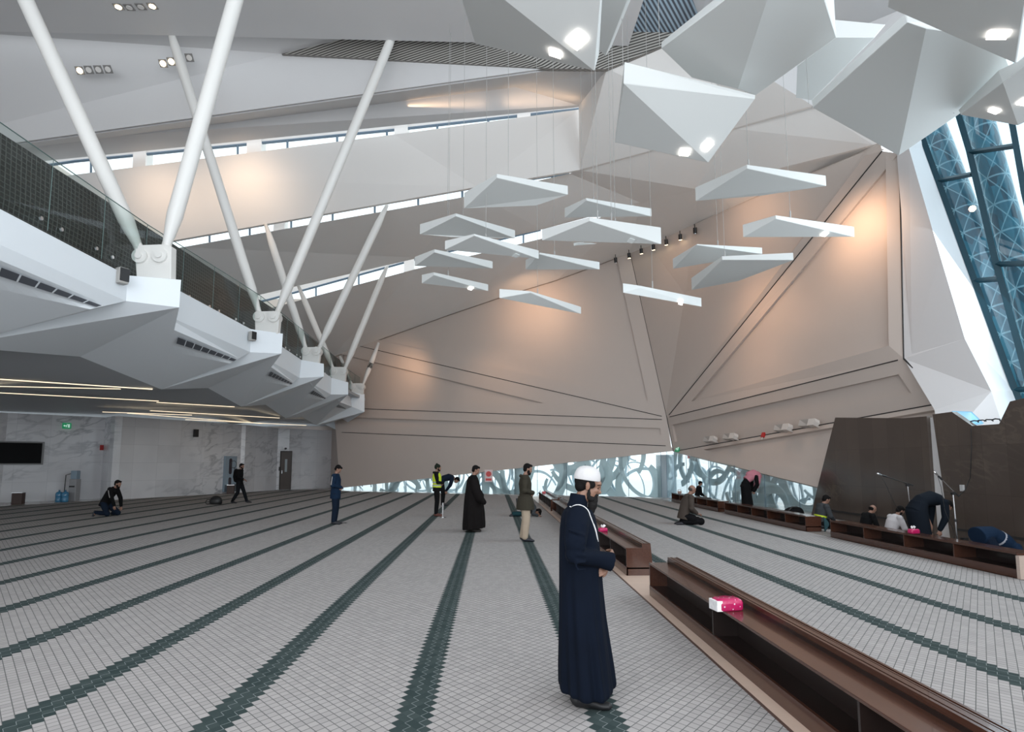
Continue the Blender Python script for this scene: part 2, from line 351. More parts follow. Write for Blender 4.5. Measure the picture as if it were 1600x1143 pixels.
def lattice_column(pxs, X, r, label):
    a, b = PX(*pxs[0], X), PX(*pxs[1], X); seg = 28; t = (b - a).normalized(); L = (b - a).length
    s1 = t.cross(Vector((1, 0, 0))).normalized(); s2 = s1.cross(t).normalized()
    vs = []; rows = 2
    for i in range(rows):
        p = a + t * L * i / (rows - 1)
        for k in range(seg + 1):
            q = 2 * pi * k / seg; vs.append(p + (s1 * cos(q) + s2 * sin(q)) * r)
    fs = [[i * (seg + 1) + k, i * (seg + 1) + k + 1, (i + 1) * (seg + 1) + k + 1, (i + 1) * (seg + 1) + k] for i in range(rows - 1) for k in range(seg)]
    o = mesh_obj('lattice_column', vs, fs, M_latt, smooth=True)
    uv = o.data.uv_layers.new(name='UVMap')
    for p in o.data.polygons:
        for li in p.loop_indices:
            vi = o.data.loops[li].vertex_index; uv.data[li].uv = ((vi % (seg + 1)) / seg, L * (vi // (seg + 1)) / (rows - 1))
    tag(o, label, 'column', 'patterned columns outside the side window'); return o
lattice_column([(1404, 60), (1640, 690)], 14.6, 0.40, 'blue triangle-patterned round column nearest the white window reveal')
lattice_column([(1496, 60), (1664, 690)], 14.6, 0.36, 'blue triangle-patterned round column behind the middle window bar')
lattice_column([(1606, 60), (1750, 690)], 14.6, 0.36, 'blue triangle-patterned round column at the frame edge of the side window')

# ================================================================ ceilings and stepped clerestories
def ceil(name, pts, m=None, th=0.12, tri=None):
    P = [PY(*p) for p in pts]; mb = MB(); N = len(P); up = Vector((0, 0.14, 0.0))
    mb.add(P, tri or [list(range(N))]); mb.add([p + up for p in P], tri or [list(range(N))])
    mb.add(P + [p + up for p in P], [[i, (i + 1) % N, N + (i + 1) % N, N + i] for i in range(N)])
    return struct(mb.build(name, m or M_ceil, fix=False))
# near flat ceiling over the viewer
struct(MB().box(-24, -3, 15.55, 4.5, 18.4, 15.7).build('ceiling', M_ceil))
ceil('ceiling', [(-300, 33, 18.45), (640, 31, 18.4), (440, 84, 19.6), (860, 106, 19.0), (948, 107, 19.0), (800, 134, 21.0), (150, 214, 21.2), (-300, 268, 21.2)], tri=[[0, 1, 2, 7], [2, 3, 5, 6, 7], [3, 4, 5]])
ceil('ceiling', [(-300, 268, 21.2), (150, 214, 21.2), (800, 134, 21.0), (948, 107, 19.0), (905, 164, 21.6), (90, 246, 22.2), (-300, 285, 22.2)], tri=[[0, 1, 5, 6], [1, 2, 4, 5], [2, 3, 4]])
# first hanging band under the top clerestory
ceil('ceiling', [(-300, 318, 22.5), (115, 273, 22.5), (616, 210, 22.4), (905, 171, 21.9), (906, 265, 22.9), (890, 268, 23.0), (745, 292, 23.5), (285, 373, 24.0), (-300, 476, 24.0)], M_band, tri=[[0, 1, 7, 8], [1, 2, 6, 7], [2, 3, 4, 5, 6]])
ceil('ceiling', [(905, 164, 21.6), (948, 107, 19.0), (1085, 50, 18.0), (1270, 165, 18.0), (1147, 200, 20.0), (906, 265, 22.9)], M_band, tri=[[0, 1, 5], [1, 2, 4, 5], [2, 3, 4]])
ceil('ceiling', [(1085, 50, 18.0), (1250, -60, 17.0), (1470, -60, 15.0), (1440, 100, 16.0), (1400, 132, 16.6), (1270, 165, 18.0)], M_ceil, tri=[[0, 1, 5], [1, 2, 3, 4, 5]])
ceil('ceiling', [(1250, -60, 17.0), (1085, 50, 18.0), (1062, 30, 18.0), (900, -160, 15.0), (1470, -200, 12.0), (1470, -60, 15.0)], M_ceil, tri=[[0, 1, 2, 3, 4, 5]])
struct(MB().box(4.5, -3, 16.0, 13.4, 15.2, 16.15).build('ceiling', M_ceil))
struct(MB().box(6.6, 15.0, 15.0, 13.4, 20, 16.15).build('ceiling', M_ceil))
# second band
ceil('ceiling', [(-300, 495, 24.9), (285, 386, 24.9), (745, 304, 24.2), (890, 271, 23.5), (906, 266, 23.1), (1147, 201, 20.2), (1270, 166, 18.2), (1400, 133, 16.8), (1440, 200, 16.9), (1365, 226, 17.8), (1087, 295, 23.2), (1000, 316, 25.0), (845, 357, 27.0), (650, 402, 28.8), (400, 460, 29.2), (-300, 630, 29.2)], M_band,
     tri=[[0, 1, 14, 15], [1, 2, 13, 14], [2, 3, 12, 13], [3, 4, 11, 12], [4, 5, 10, 11], [5, 6, 9, 10], [6, 7, 8, 9]])
# third band, down to the top of the far wall
def tu(v): return None
P3 = [PY(-300, 660, 30.2), PY(420, 482, 30.2), PY(650, 420, 29.8), PY(845, 373, 28.0), PY(1000, 317, 25.4), PY(1087, 296, 23.6), PY(1365, 227, 18.2)]
P3b = [D_ + Vector((0.1, 0, 0.05)), E3r[1], E3r[0], C_, E3l[5], E3l[4], E3l[3], E3l[2], E3l[1], E3l[0], PY(-300, 700, 37.5)]
allp = P3 + P3b; n_ = len(P3); mb = MB()
mb.add(allp, [[0, 1, 16, 17], [1, 2, 14, 15, 16], [2, 3, 12, 13, 14], [3, 4, 10, 11, 12], [4, 5, 9, 10], [5, 6, 7, 8, 9]])
up_ = Vector((0, 0.14, 0)); mb.add([p + up_ for p in allp], [[0, 1, 16, 17], [1, 2, 14, 15, 16], [2, 3, 12, 13, 14], [3, 4, 10, 11, 12], [4, 5, 9, 10], [5, 6, 7, 8, 9]])
struct(mb.build('ceiling', M_band, fix=False))
# roof pieces over the gaps so that the sky shows only through the glazed strips
def clerestory(idx, bot, head, mull, piers, label):
    """BOT/HEAD: px,py,Y of sill and glass head lines; glass, frames and piers between them"""
    t = thing('window_%d' % idx, label, 'window'); t['kind'] = 'structure'
    def at(line, x):
        for a, b in zip(line, line[1:]):
            if a[0] <= x <= b[0]:
                k = (x - a[0]) / (b[0] - a[0]); return PY(x, a[1] + (b[1] - a[1]) * k, a[2] + (b[2] - a[2]) * k)
        a = line[0] if x < line[0][0] else line[-1]; return PY(x, a[1], a[2])
    off = Vector((0, 0.12, 0))
    B0 = [PY(*p) + off for p in bot]; H0 = [at(head, p[0]) + off for p in bot]
    mb = MB()
    for i in range(len(B0) - 1): mb.add([B0[i], B0[i + 1], H0[i + 1], H0[i]], [[0, 1, 2, 3]])
    mb.build('glass', G_clear, t, fix=False)
    H = [PY(*p) + off for p in head]
    MB().tube([h - Vector((0, 0.03, 0)) for h in H], 0.055, 6).build('head_rail', M_frame, t)
    mb = MB()
    for i in range(len(H) - 1):
        k = Vector((0, -0.02, 0)); u_ = Vector((0, -0.1, 1.6)); mb.add([H[i] + k, H[i + 1] + k, H[i + 1] + u_, H[i] + u_], [[0, 1, 2, 3]])
    mb.build('reveal', M_band, t, fix=False)
    for x in mull:
        a = at(bot, x) + off; b = at(head, x) + off; MB().tube([a - Vector((0, .04, 0)), b - Vector((0, .04, 0))], 0.045, 4).build('mullion', M_frame, t)
    for x0, x1 in piers:
        a, b, c, d = at(bot, x0), at(bot, x1), at(head, x1), at(head, x0); up2 = Vector((0, 0, 0.6))
        MB().prism([a, b, c + up2, d + up2], (0, 0.5, 0)).build('pier', M_band, t)
    return t
clerestory(2, [(60, 279, 22.5), (115, 273, 22.5), (616, 210, 22.4), (905, 171, 21.9)], [(60, 258, 22.5), (115, 250, 22.5), (616, 201, 22.4), (905, 168.5, 21.9)],
           [140, 370, 448, 526, 604, 683, 763, 845], [(207, 227), (385, 408), (616, 637), (808, 829)], 'highest narrow window strip under the top ceiling')
clerestory(3, [(200, 403, 24.9), (285, 386, 24.9), (745, 304, 24.2), (890, 271, 23.5)], [(200, 388, 24.9), (285, 372, 24.9), (745, 291, 24.2), (890, 269, 23.5)],
           [326, 389, 454, 519, 585, 653, 722, 863], [(427, 444)], 'middle narrow window strip between two white ceiling bands')
clerestory(4, [(330, 504, 30.2), (420, 482, 30.2), (650, 420, 29.8), (845, 373, 28.0)], [(330, 487, 30.2), (420, 467, 30.2), (650, 404, 29.8), (845, 358, 28.0)],
           [493, 560, 818], [(631, 647)], 'lowest narrow window strip above the last ceiling band')
# slatted grille in the top ceiling
def slat_mat(name, c0, c1, nrm, period):
    n = NT(name, 0.6); dp = n.nt.nodes.new('ShaderNodeVectorMath'); dp.operation = 'DOT_PRODUCT'; n.link(n.obj, dp.inputs[0]); dp.inputs[1].default_value = Vector(nrm).normalized()
    f = n.math('FRACT', n.math('DIVIDE', dp.outputs['Value'], period)); k = n.ramp(n.math('ABSOLUTE', n.math('SUBTRACT', f, 0.5)), 0.22, 0.28)
    n.color(n.mix(k, c0, c1)); n.bump(k, 0.4, 0.02); return n.m
M_slat = slat_mat('brown_grey_slats', (0.05, 0.045, 0.04), (0.42, 0.40, 0.37), (0.28, 1, 0), 0.045)
M_slat2 = slat_mat('blue_slats', (0.10, 0.12, 0.15), (0.42, 0.55, 0.66), (0.8, -0.6, 0), 0.13)
M_slat3 = slat_mat('fine_grey_slats', (0.36, 0.35, 0.34), (0.46, 0.45, 0.44), (0.1, 1, 0), 0.09)
ceil('ceiling', [(440, 84, 19.5), (662, 31, 18.4), (970, 44, 18.2), (1062, 48, 18.0), (1088, 50, 17.95), (948, 108, 18.9), (860, 107, 18.95)], M_slat, tri=[[0, 1, 6], [1, 2, 5, 6], [2, 3, 4, 5]])
ceil('ceiling', [(970, 44, 18.1), (930, -60, 15.5), (1060, -60, 15.5), (1090, 20, 17.2), (1062, 48, 17.95)], M_slat2)
ceil('ceiling', [(662, 31, 18.3), (720, 8, 17.5), (780, 40, 18.1)], M_slat2)
ceil('ceiling', [(340, -12, 17.4), (662, 30, 18.35), (720, 8, 17.5), (760, -100, 14.4), (200, -100, 14.4)], M_slat3, tri=[[0, 1, 2, 3, 4]])
# air slots
def slot(a, b, Y0, Y1, r=0.06):
    o = MB().tube([PY(*a, Y0) - Vector((0, 0.04, 0.03)), PY(*b, Y1) - Vector((0, 0.04, 0.03))], r, 4).build('air_slot', mat('slot_grey', (0.17, 0.17, 0.17), 0.6)); return o
tag(slot((-20, 73), (183, 93), 19.2, 19.6), 'upper long grey air slot in the top ceiling', 'air vent')
tag(slot((20, 216), (302, 186), 20.9, 20.8, 0.05), 'lower long grey air slot just above the highest window strip', 'air vent')

# far-left enclosing walls
struct(MB().box(-24.2, -3, 3.9, -24, 42, 18).build('wall_left', M_wall))
# ================================================================ balcony
d_ = [12.8, 18.51, 23.87, 29.11, 34.99]; Xn = [-7.32, -7.0, -7.24, -7.5, -7.94]
Tp = [(-9.6, 11.2), None, None, None, None, None]
for i, p in enumerate([(252, 608), (377, 635), (446, 653), (494, 664), (525, 671)]):
    q = PZ(*p, 3.85); Tp[i + 1] = (q.x, q.y)
T = [Vector((x, y, 3.85)) for x, y in Tp]; T[0] = PZ(-80, 540.6, 3.85)
Mv = [PZ(*p, 4.22) for p in [(125, 557), (325, 606), (415, 632), (472, 651), (508, 663)]]
Cb = [PY(280, 480, d_[0]), PY(440, 552, d_[1]), PY(506, 588, d_[2]), PY(544, 616, d_[3]), PY(569.5, 643, d_[4])]
Ct = [PY(283, 437, d_[0]), PY(442, 521, d_[1]), PY(506, 568, d_[2]), PY(544, 597, d_[3]), PY(569.5, 615.5, d_[4])]
FBb = [PY(197, 470, d_[0] - .75), PY(391, 550, d_[1] - .5), PY(468, 590, d_[2] - .5), PY(517, 616, d_[3] - .5), PY(549.5, 635, d_[4] - .4)]
FBt = [PY(199, 430, d_[0] - .75), PY(392, 514, d_[1] - .5), PY(471, 562, d_[2] - .5), PY(518, 590, d_[3] - .5), PY(548, 612, d_[4] - .4)]
R_ = [PY(141, 483, d_[0] - 1.6), PY(359, 567.5, d_[1] - 1.2), PY(450.5, 602.5, d_[2] - 1.2), PY(504, 624, d_[3] - 1.2), PY(536, 638, d_[4] - 1.1)]
M_grille = mat('grille_dark', (0.10, 0.11, 0.13), 0.5)
balc = thing('balcony', 'white folded balcony edge running along the hall above the marble wall', 'balcony')
C0 = Cb[0] - Vector((0, 5.6, 0)); prevC = [C0] + Cb[:4]; back = Vector((-0.35, 0.0, 0))
for k in range(5):
    mb = MB(); Cp = prevC[k]; Tk = T[k]; Q1 = Cp.lerp(Tk, 0.22); Q2 = Cp.lerp(Tk, 0.33); Q3 = Cp.lerp(Tk, 0.46)
    s0t = Vector((Cp.x - 0.62, Cp.y + 0.1, FBt[k].z)); s0b = Vector((Cp.x - 0.62, Cp.y + 0.1, FBb[k].z))
    fb = FBb[k]
    mb.add([s0t, FBt[k], fb, s0b], [[0, 1, 2, 3]])                                   # fascia
    mb.add([s0t, FBt[k], FBt[k] + back * 2, s0t + back * 2], [[0, 1, 2, 3]])          # top
    mb.add([FBt[k], Ct[k], Cb[k], fb], [[0, 1, 2, 3]])                               # pier block, near face
    nx = Vector((-0.75, 0.55, 0)); mb.add([Ct[k], Ct[k] + nx, Cb[k] + nx, Cb[k]], [[0, 1, 2, 3]])
    mb.add([FBt[k], Ct[k], Ct[k] + nx, Ct[k] + nx + back * 3, FBt[k] + back * 2], [[0, 1, 2, 3, 4]])
    mb.add([Cb[k], Cb[k] + nx, s0b if False else Cb[k] + nx + back * 2], [[0, 1, 2]])
    # sloped lining: recess under the fascia, slot band, panel and lower white band
    rec1 = fb + Vector((-0.28, -0.12, -0.10)); mid = fb.lerp(R_[k], 0.55)
    mb.add([s0b, fb, mid, Q1], [[0, 1, 2, 3]])
    gr = [[Q1.lerp(mid, i / 10).lerp(Q3.lerp(R_[k], i / 10), j / 3) for i in range(11)] for j in range(4)]
    for j in range(3):
        for i in range(10): mb.add([gr[j][i], gr[j][i + 1], gr[j + 1][i + 1], gr[j + 1][i]], [[0, 1, 2, 3]])
    mb.add([fb, Cb[k], Tk, R_[k]], [[0, 1, 2, 3]])
    mb.build('fascia', M_balc, balc, fix=False)
    o = MB().add([Q3, R_[k], Tk], [[0, 1, 2]]).build('sloping_panel', M_balc, balc, fix=False)
    o2 = MB().add([Cb[k], Tk, Mv[k]], [[0, 1, 2]]).add([Cb[k], Mv[k], T[k + 1]], [[0, 1, 2]]).build('folded_underside', M_balc, balc, fix=False)
    # linear diffuser: one strip of dark openings between white bars
    nq = (mid - Q1).cross(R_[k] - Q1).normalized(); nq = nq if nq.dot(Vector((0, 0, CAMH)) - mid) > 0 else -nq
    mb = MB(); cells = 8
    def at_(s_, t_): return Q1.lerp(mid, s_).lerp(Q3.lerp(R_[k], s_), t_) + nq * 0.05
    S_ = [0.04]
    for i in range(cells): S_ += [S_[-1] + 0.105, S_[-1] + 0.117]
    vs_ = [at_(q_, t_) for q_ in S_ for t_ in (0.22, 0.52)]
    mb.v = vs_; mb.f = [[2 * i, 2 * i + 2, 2 * i + 3, 2 * i + 1] for i in range(len(S_) - 1)]; mb.mi = [i % 2 for i in range(len(S_) - 1)]
    mb.build('grille', None, balc, fix=False, mats=[M_grille, M_balc])
# floor slab of the balcony and soffit below it
bound = [Vector((-9.2, 3, 3.85))] + [p for k in range(5) for p in (T[k], Mv[k])] + [T[5]]
pts = bound + [Vector((-10.3, 44, 3.85)), Vector((-24, 44, 3.85)), Vector((-24, 3, 3.85))]
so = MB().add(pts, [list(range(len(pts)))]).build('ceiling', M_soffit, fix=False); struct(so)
bm = bmesh.new(); bm.from_mesh(so.data); bmesh.ops.triangulate(bm, faces=bm.faces); bm.to_mesh(so.data); bm.free()
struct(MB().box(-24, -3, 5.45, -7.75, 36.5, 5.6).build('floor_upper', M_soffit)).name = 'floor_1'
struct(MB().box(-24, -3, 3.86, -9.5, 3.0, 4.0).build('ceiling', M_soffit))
for i, (a, b, wd) in enumerate([((-20, 590.5), (238, 607.5), .10), ((-20, 602.5), (188, 607), .06), ((-20, 612), (248, 626), .09), ((245, 628), (366, 635), .09), ((160, 643), (300, 648), .10), ((200, 645), (410, 661), .10), ((235, 641), (436, 652.5), .12), ((290, 655), (478, 664), .12)]):
    p, q = PZ(*a, 3.84), PZ(*b, 3.84); nrm = Vector((-(q - p).y, (q - p).x, 0)).normalized() * wd * 0.6
    o = MB().prism([p - nrm, q - nrm, q + nrm, p + nrm], (0, 0, -0.015)).build('light_strip', M_led)
    tag(o, 'thin warm light line recessed in the dark soffit under the balcony', 'ceiling light', 'light lines in the balcony soffit')
# glass railing
rail = thing('glass_railing', 'clear glass railing standing on the balcony edge', 'railing')
ys = [3.0] + d_; xs = [-7.6] + [x - 0.35 for x in Xn]
def rx_(y):
    for i in range(5):
        if y <= ys[i + 1]: return xs[i] + (xs[i + 1] - xs[i]) * (y - ys[i]) / (ys[i + 1] - ys[i])
    return xs[-1]
y = 3.0; i = 0
while y < 36:
    y2 = y + 1.43; a = Vector((rx_(y), y, 5.7)); b = Vector((rx_(y2 - .02), y2 - .02, 5.7)); h = Vector((0, 0, 1.28))
    MB().add([a, b, b + h, a + h], [[0, 1, 2, 3]]).build('glass_pane', G_rail, rail, fix=False)
    MB().tube([a + h, b + h], 0.012, 4).build('edge_strip', mat('glass_edge', (0.10, 0.16, 0.15), 0.3) if i == 0 else bpy.data.materials['glass_edge'], rail)
    MB().tube([b, b + h], 0.007, 4).build('edge_strip', bpy.data.materials['glass_edge'], rail)
    for f in (0.18, 0.85):
        p = a.lerp(b, f) + Vector((0.02, 0, 0.13)); MB().tube([p, p + Vector((0.03, 0, 0))], 0.035, 10).build('bolt', M_chrome, rail)
    y = y2; i += 1
# dark lattice screen behind the glass
n = NT('dark_lattice', 0.5); s = n.sep(n.obj)
fy = n.math('ABSOLUTE', n.math('SUBTRACT', n.math('FRACT', n.math('DIVIDE', s[1], 0.12)), 0.5)); fz = n.math('ABSOLUTE', n.math('SUBTRACT', n.math('FRACT', n.math('DIVIDE', s[2], 0.10)), 0.5))
g = n.ramp(n.math('MAXIMUM', fy, fz), 0.36, 0.44); n.color(n.mix(g, (0.022, 0.022, 0.020), (0.085, 0.088, 0.080))); n.bump(g, 0.6, 0.03); M_lat = n.m
mb = MB().prism([(-8.9, 2, 5.6), (-8.75, 24, 5.6), (-9.0, 36.6, 5.6), (-9.1, 36.6, 7.75), (-8.85, 24, 7.9), (-9.0, 2, 7.55)], (-0.12, 0, 0))
tag(mb.build('lattice_screen', M_lat), 'long dark gridded lattice screen behind the balcony glass', 'screen')

# ---------------------------------------------------------------- V columns
def strut(name, a, b, r, parent):
    L = (b - a).length; t = (b - a) / L
    path = [a + t * 0.0, a + t * 0.35, a + t * 0.95, a + t * 1.5, b - t * 1.6, b - t * 0.9, b]
    MB().tube(path, [r * 0.55, r * 0.58, r * 1.0, r, r, r * 0.95, r * 0.45], 20).build(name, M_steel, parent, smooth=True)
def pin_eye(c, parent, s=1.0):
    MB().tube([c + Vector((0, -0.17, 0)), c + Vector((0, 0.17, 0))], 0.23 * s, 24).build('pin_plate', M_steel, parent)
    MB().tube([c + Vector((0, -0.21, 0)), c + Vector((0, 0.21, 0))], 0.105 * s, 20).build('pin', M_steel, parent)
cols = [((224, 403), (255, 402), (-8, -105), (397, -105), 0.165, 'nearest the viewer, struts cut by the top of the photo'), ((407, 496), (430, 496), (262, 36), (623, 33), 0.15, 'second along the balcony'),
        ((479, 549), (496, 549), (415, 350), (605, 320), 0.15, 'third along the balcony'), ((522, 580), (537, 580), (466, 446), (606, 413), 0.145, 'fourth along the balcony'), ((551, 604), (566, 604), (531, 556), (592, 535), 0.14, 'last, nearest the far wall')]
plates = [((214, 389), (272, 387), (271, 438), (218, 431)), ((400, 490), (439, 489), (436, 522), (401, 516)), ((473, 545), (502, 544), (499, 568), (473, 564)), ((517, 575), (542, 575), (540, 597), (517, 592)), ((549, 600), (569, 600), (568, 616), (550, 613))]
for k, (pl, pr, tl, tr_, r, lab) in enumerate(cols):
    Y = d_[k]; t = thing('branching_column', 'white steel V column on the balcony edge, ' + lab, 'column', (Xn[k], Y, 5.75), 0, 'white V columns along the balcony')
    kids = []
    before = set(C.objects)
    a, b, c, e = [PY(*p, Y) for p in plates[k]]
    c.z = min(c.z, 5.7); e.z = min(e.z, 5.7)
    w_ = (b - a) * 0.18
    pts = [a, a + w_ + Vector((0, 0, .05)), b - w_ + Vector((0, 0, .05)), b, c, e]
    bevel(MB().prism([p + Vector((0, -0.11, 0)) for p in pts], (0, 0.22, 0)).build('gusset_plate', M_steel, t), 0.015)
    pL, pR = PY(*pl, Y), PY(*pr, Y)
    Lend = PY(*tl, Y); Rend = PY(*tr_, Y)
    for p, q in ((pL, Lend), (pR, Rend)):
        strut('strut', p, q, r, t); pin_eye(p, t, 0.68 if k == 0 else 0.75)
    for ch in set(C.objects) - before:
        ch.parent = t; ch.matrix_parent_inverse = Matrix.Translation((-Xn[k], -Y, -5.75))

# ================================================================ marble wall under the balcony
_a, _b = PZ(0, 785.3), PZ(156, 779.2)
mw = [(-24, 17.5), (_a.x, _a.y), (_b.x, _b.y), (-17.45, 28.1), (-15.3, 32.3), (-14.35, 34.6), (-14.15, 34.7), (-13.5, 38.05), (-12.9, 38.4), (-10.9, 40.9)]
mb = MB()
for i, ((x0, y0), (x1, y1)) in enumerate(zip(mw, mw[1:])):
    d = Vector((x1 - x0, y1 - y0, 0)).normalized(); o = MB().prism([(x0, y0, 0), (x1, y1, 0), (x1, y1, 3.86), (x0, y0, 3.86)], Vector((-d.y, d.x, 0)) * 0.3).build('wall_left', M_marble)
    struct(uv_wall(o, d))
a0 = Vector((-10.9, 40.9, 0)); b0 = PP(531, 762)
mb = MB().add([a0, Vector((b0.x, b0.y, 0)), Vector((b0.x, b0.y, 9.5)), Vector((-10.9, 40.9, 9.5))], [[0, 1, 2, 3]]); struct(mb.build('wall_left', M_wall, fix=False))
mb = MB().add([Vector((-10.9, 40.9, 3.8)), Vector((-24, 40.9, 3.8)), Vector((-24, 40.9, 13)), Vector((-10.9, 40.9, 13))], [[0, 1, 2, 3]]); struct(mb.build('wall_back', M_wall, fix=False))
# ================================================================ brown stone slabs
XB = 10.5
def brown(name, pxs, th, label):
    P = [PX(x, y, XB) for x, y in pxs]
    for p in P:
        if p.z < 0.05: p.z = 0.012
    o = MB().prism(P, (th, 0, 0)).build(name, M_brown); uv_wall(o, (0, 1, 0)); return struct(o)
P = [PX(1305, 652, XB), PX(1410, 653, XB), PX(1448, 650, XB)]; yr = P[2].y; yl = PX(1277, 762, XB)
pl = P + [Vector((XB, yr + 0.02, 0.012)), Vector((XB, yl.y + .45, 0.012)), yl]
struct(uv_wall(MB().prism(pl, (0.12, 0, 0)).build('wall_qibla_1', M_brown), (0, 1, 0))).name = 'wall_right_stone'
p2 = [(1457, 647), (1487, 643), (1519, 665), (1561, 662), (1578, 627), (1640, 612)]
P = [PX(x, y, XB - .05) for x, y in p2]; bl = PX(1482, 838, XB - .05)
pl = P + [Vector((XB - .05, 3.0, P[-1].z + .3)), Vector((XB - .05, 3.0, 0.012)), Vector((XB - .05, bl.y - .05, 0.012))]
struct(uv_wall(MB().prism(pl, (0.12, 0, 0)).build('wall_qibla_2', M_brown), (0, 1, 0))).name = 'wall_right_stone'
for (a, b) in (((1290, 796.3), (1440, 817)), ((1492, 826), (1640, 847))):
    p, q = PX(*a, XB - .06), PX(*b, XB - .06); z = (p.z + q.z) / 2
    struct(MB().box(XB - .065, q.y, z - .03, XB + .02, p.y, z + .02).build('baseboard_right', M_dark))
# small glass lid and cable on top of the second slab
p = [PX(1487, 643, 10.75), PX(1517, 644, 10.95), PX(1536, 662, 10.95), PX(1519, 665, 10.6)]
tag(MB().prism(p, (0.02, 0, 0.02)).build('glass_cover', mat('sky_blue_gloss', (0.25, 0.52, 0.72), 0.1)), 'light blue tilted glassy sheet on top of the brown stone wall', 'glass panel')
random.seed(3); cz = PX(1541, 661, 10.6)
path = [cz + Vector((0.05 * sin(i * 1.7), -0.35 + i * 0.05, 0.03 + 0.05 * abs(sin(i * 2.3)))) for i in range(16)]
tag(MB().tube(path, 0.014, 6).build('cable', M_black, smooth=True), 'tangled black cable lying on top of the brown stone wall', 'cable')

# ================================================================ low glass walls with flowing lattice
def screen(name, a, b, zt0, zt1, n_big, seed, label, off):
    """flowing interlaced ribbons standing outside a low glass wall from A to B"""
    rnd = random.Random(seed); d = (b - a); L = d.length; d.normalize(); nrm = Vector((-d.y, d.x, 0))
    if nrm.dot(a) < 0: nrm = -nrm
    t = thing(name, label, 'screen', a)
    M = mat(name + '_ribbon', (0.60, 0.68, 0.73), 0.5)
    mb = MB(); mb2 = MB()
    def arc(mbx, cs, cz, r, w_, a0, a1, dz, th):
        k = max(10, int(abs(a1 - a0) * r / 0.12)); vs = []; fs = []
        for i in range(k + 1):
            q = a0 + (a1 - a0) * i / k; ww = w_ * (0.55 + 0.45 * sin(pi * i / k))
            for rr in (r - ww / 2, r + ww / 2):
                for oo in (0, th):
                    ss = min(max(cs + cos(q) * rr, 0.1), L - 0.1); zz = min(cz + sin(q) * rr * 1.15, zt0 + (zt1 - zt0) * ss / L + 0.1); vs.append(d * ss + nrm * (dz + oo) + Vector((0, 0, max(zz, -0.3))))
        for i in range(k):
            j = i * 4; fs += [[j, j + 2, j + 6, j + 4], [j + 1, j + 5, j + 7, j + 3], [j, j + 4, j + 5, j + 1], [j + 2, j + 3, j + 7, j + 6]]
        mbx.add(vs, fs)
    for i in range(n_big):
        s = L * (i + rnd.random() * 0.8) / n_big; r = rnd.uniform(0.7, 1.9); a0 = rnd.uniform(0, 2 * pi)
        arc(mb, s, rnd.uniform(-0.4, 2.6), r, rnd.uniform(0.22, 0.5), a0, a0 + rnd.uniform(2.5, 5.5), off + rnd.choice([0.25, 0.33, 0.4]), 0.07)
    for i in range(int(n_big * 2.2)):
        s = L * rnd.random(); r = rnd.uniform(0.5, 2.6); a0 = rnd.uniform(0, 2 * pi)
        arc(mb2, s, rnd.uniform(-1.0, 2.8), r, rnd.uniform(0.06, 0.16), a0, a0 + rnd.uniform(2, 5), off + rnd.choice([1.1, 1.2, 1.3]), 0.05)
    for m_, nm, mt in ((mb, 'ribbons', M), (mb2, 'rear_ribbons', mat(name + '_ribbon_rear', (0.62, 0.72, 0.78), 0.5))):
        m_.build(nm, mt, t)
    k = int(L / 1.6)
    for i in range(k + 1):
        p = d * (L * i / k) + nrm * 0.05
        MB().tube([p, p + Vector((0, 0, zt0 + (zt1 - zt0) * i / k))], 0.012, 4).build('glass_joint', M_frame, t)
    MB().prism([nrm * 0.06, d * L + nrm * 0.06, d * L + nrm * 0.06 + Vector((0, 0, zt1)), nrm * 0.06 + Vector((0, 0, zt0))], nrm * 0.012).build('glass', G_clear, t)
    return t
cor = PZ(1050, 778.5); la = PP(533, 762); la.z = 0
screen('lattice_screen', Vector((-9.6, 37.7, 0)), Vector((8.45, 29.75, 0)), 0.15, 2.35, 30, 11, 'pale blue flowing ribbon screen behind the low glass strip of the far wall', 0.15)
screen('lattice_screen', Vector((8.65, 29.6, 0)), Vector((11.15, 19.0, 0)), 2.25, 0.95, 19, 5, 'pale blue flowing ribbon screen behind the low glass beside the brown stone wall', 0.15)
# milky corner posts seen through the glass
for (x, y), r_, lab in [((1.55, 33.3), 0.32, 'grey round post behind the glass with the small red poster'), ((8.9, 30.4), 0.5, 'thick pale blue round post outside the glass corner'), ((5.0, 32.2), .3, 'grey round post outside the glass left of the corner'), ((10.9, 23.6), .3, 'pale round post outside the glass next to the brown stone wall')]:
    tag(MB().tube([(x, y, -0.3), (x, y, 1.55 if x > 10 else (1.6 if x < 2 else 2.1))], r_, 24).build('post', mat('post_grey', (0.40, 0.46, 0.5), 0.5), smooth=False), lab, 'post')
    for p in C.objects[-1].data.polygons: p.use_smooth = len(p.vertices) == 4
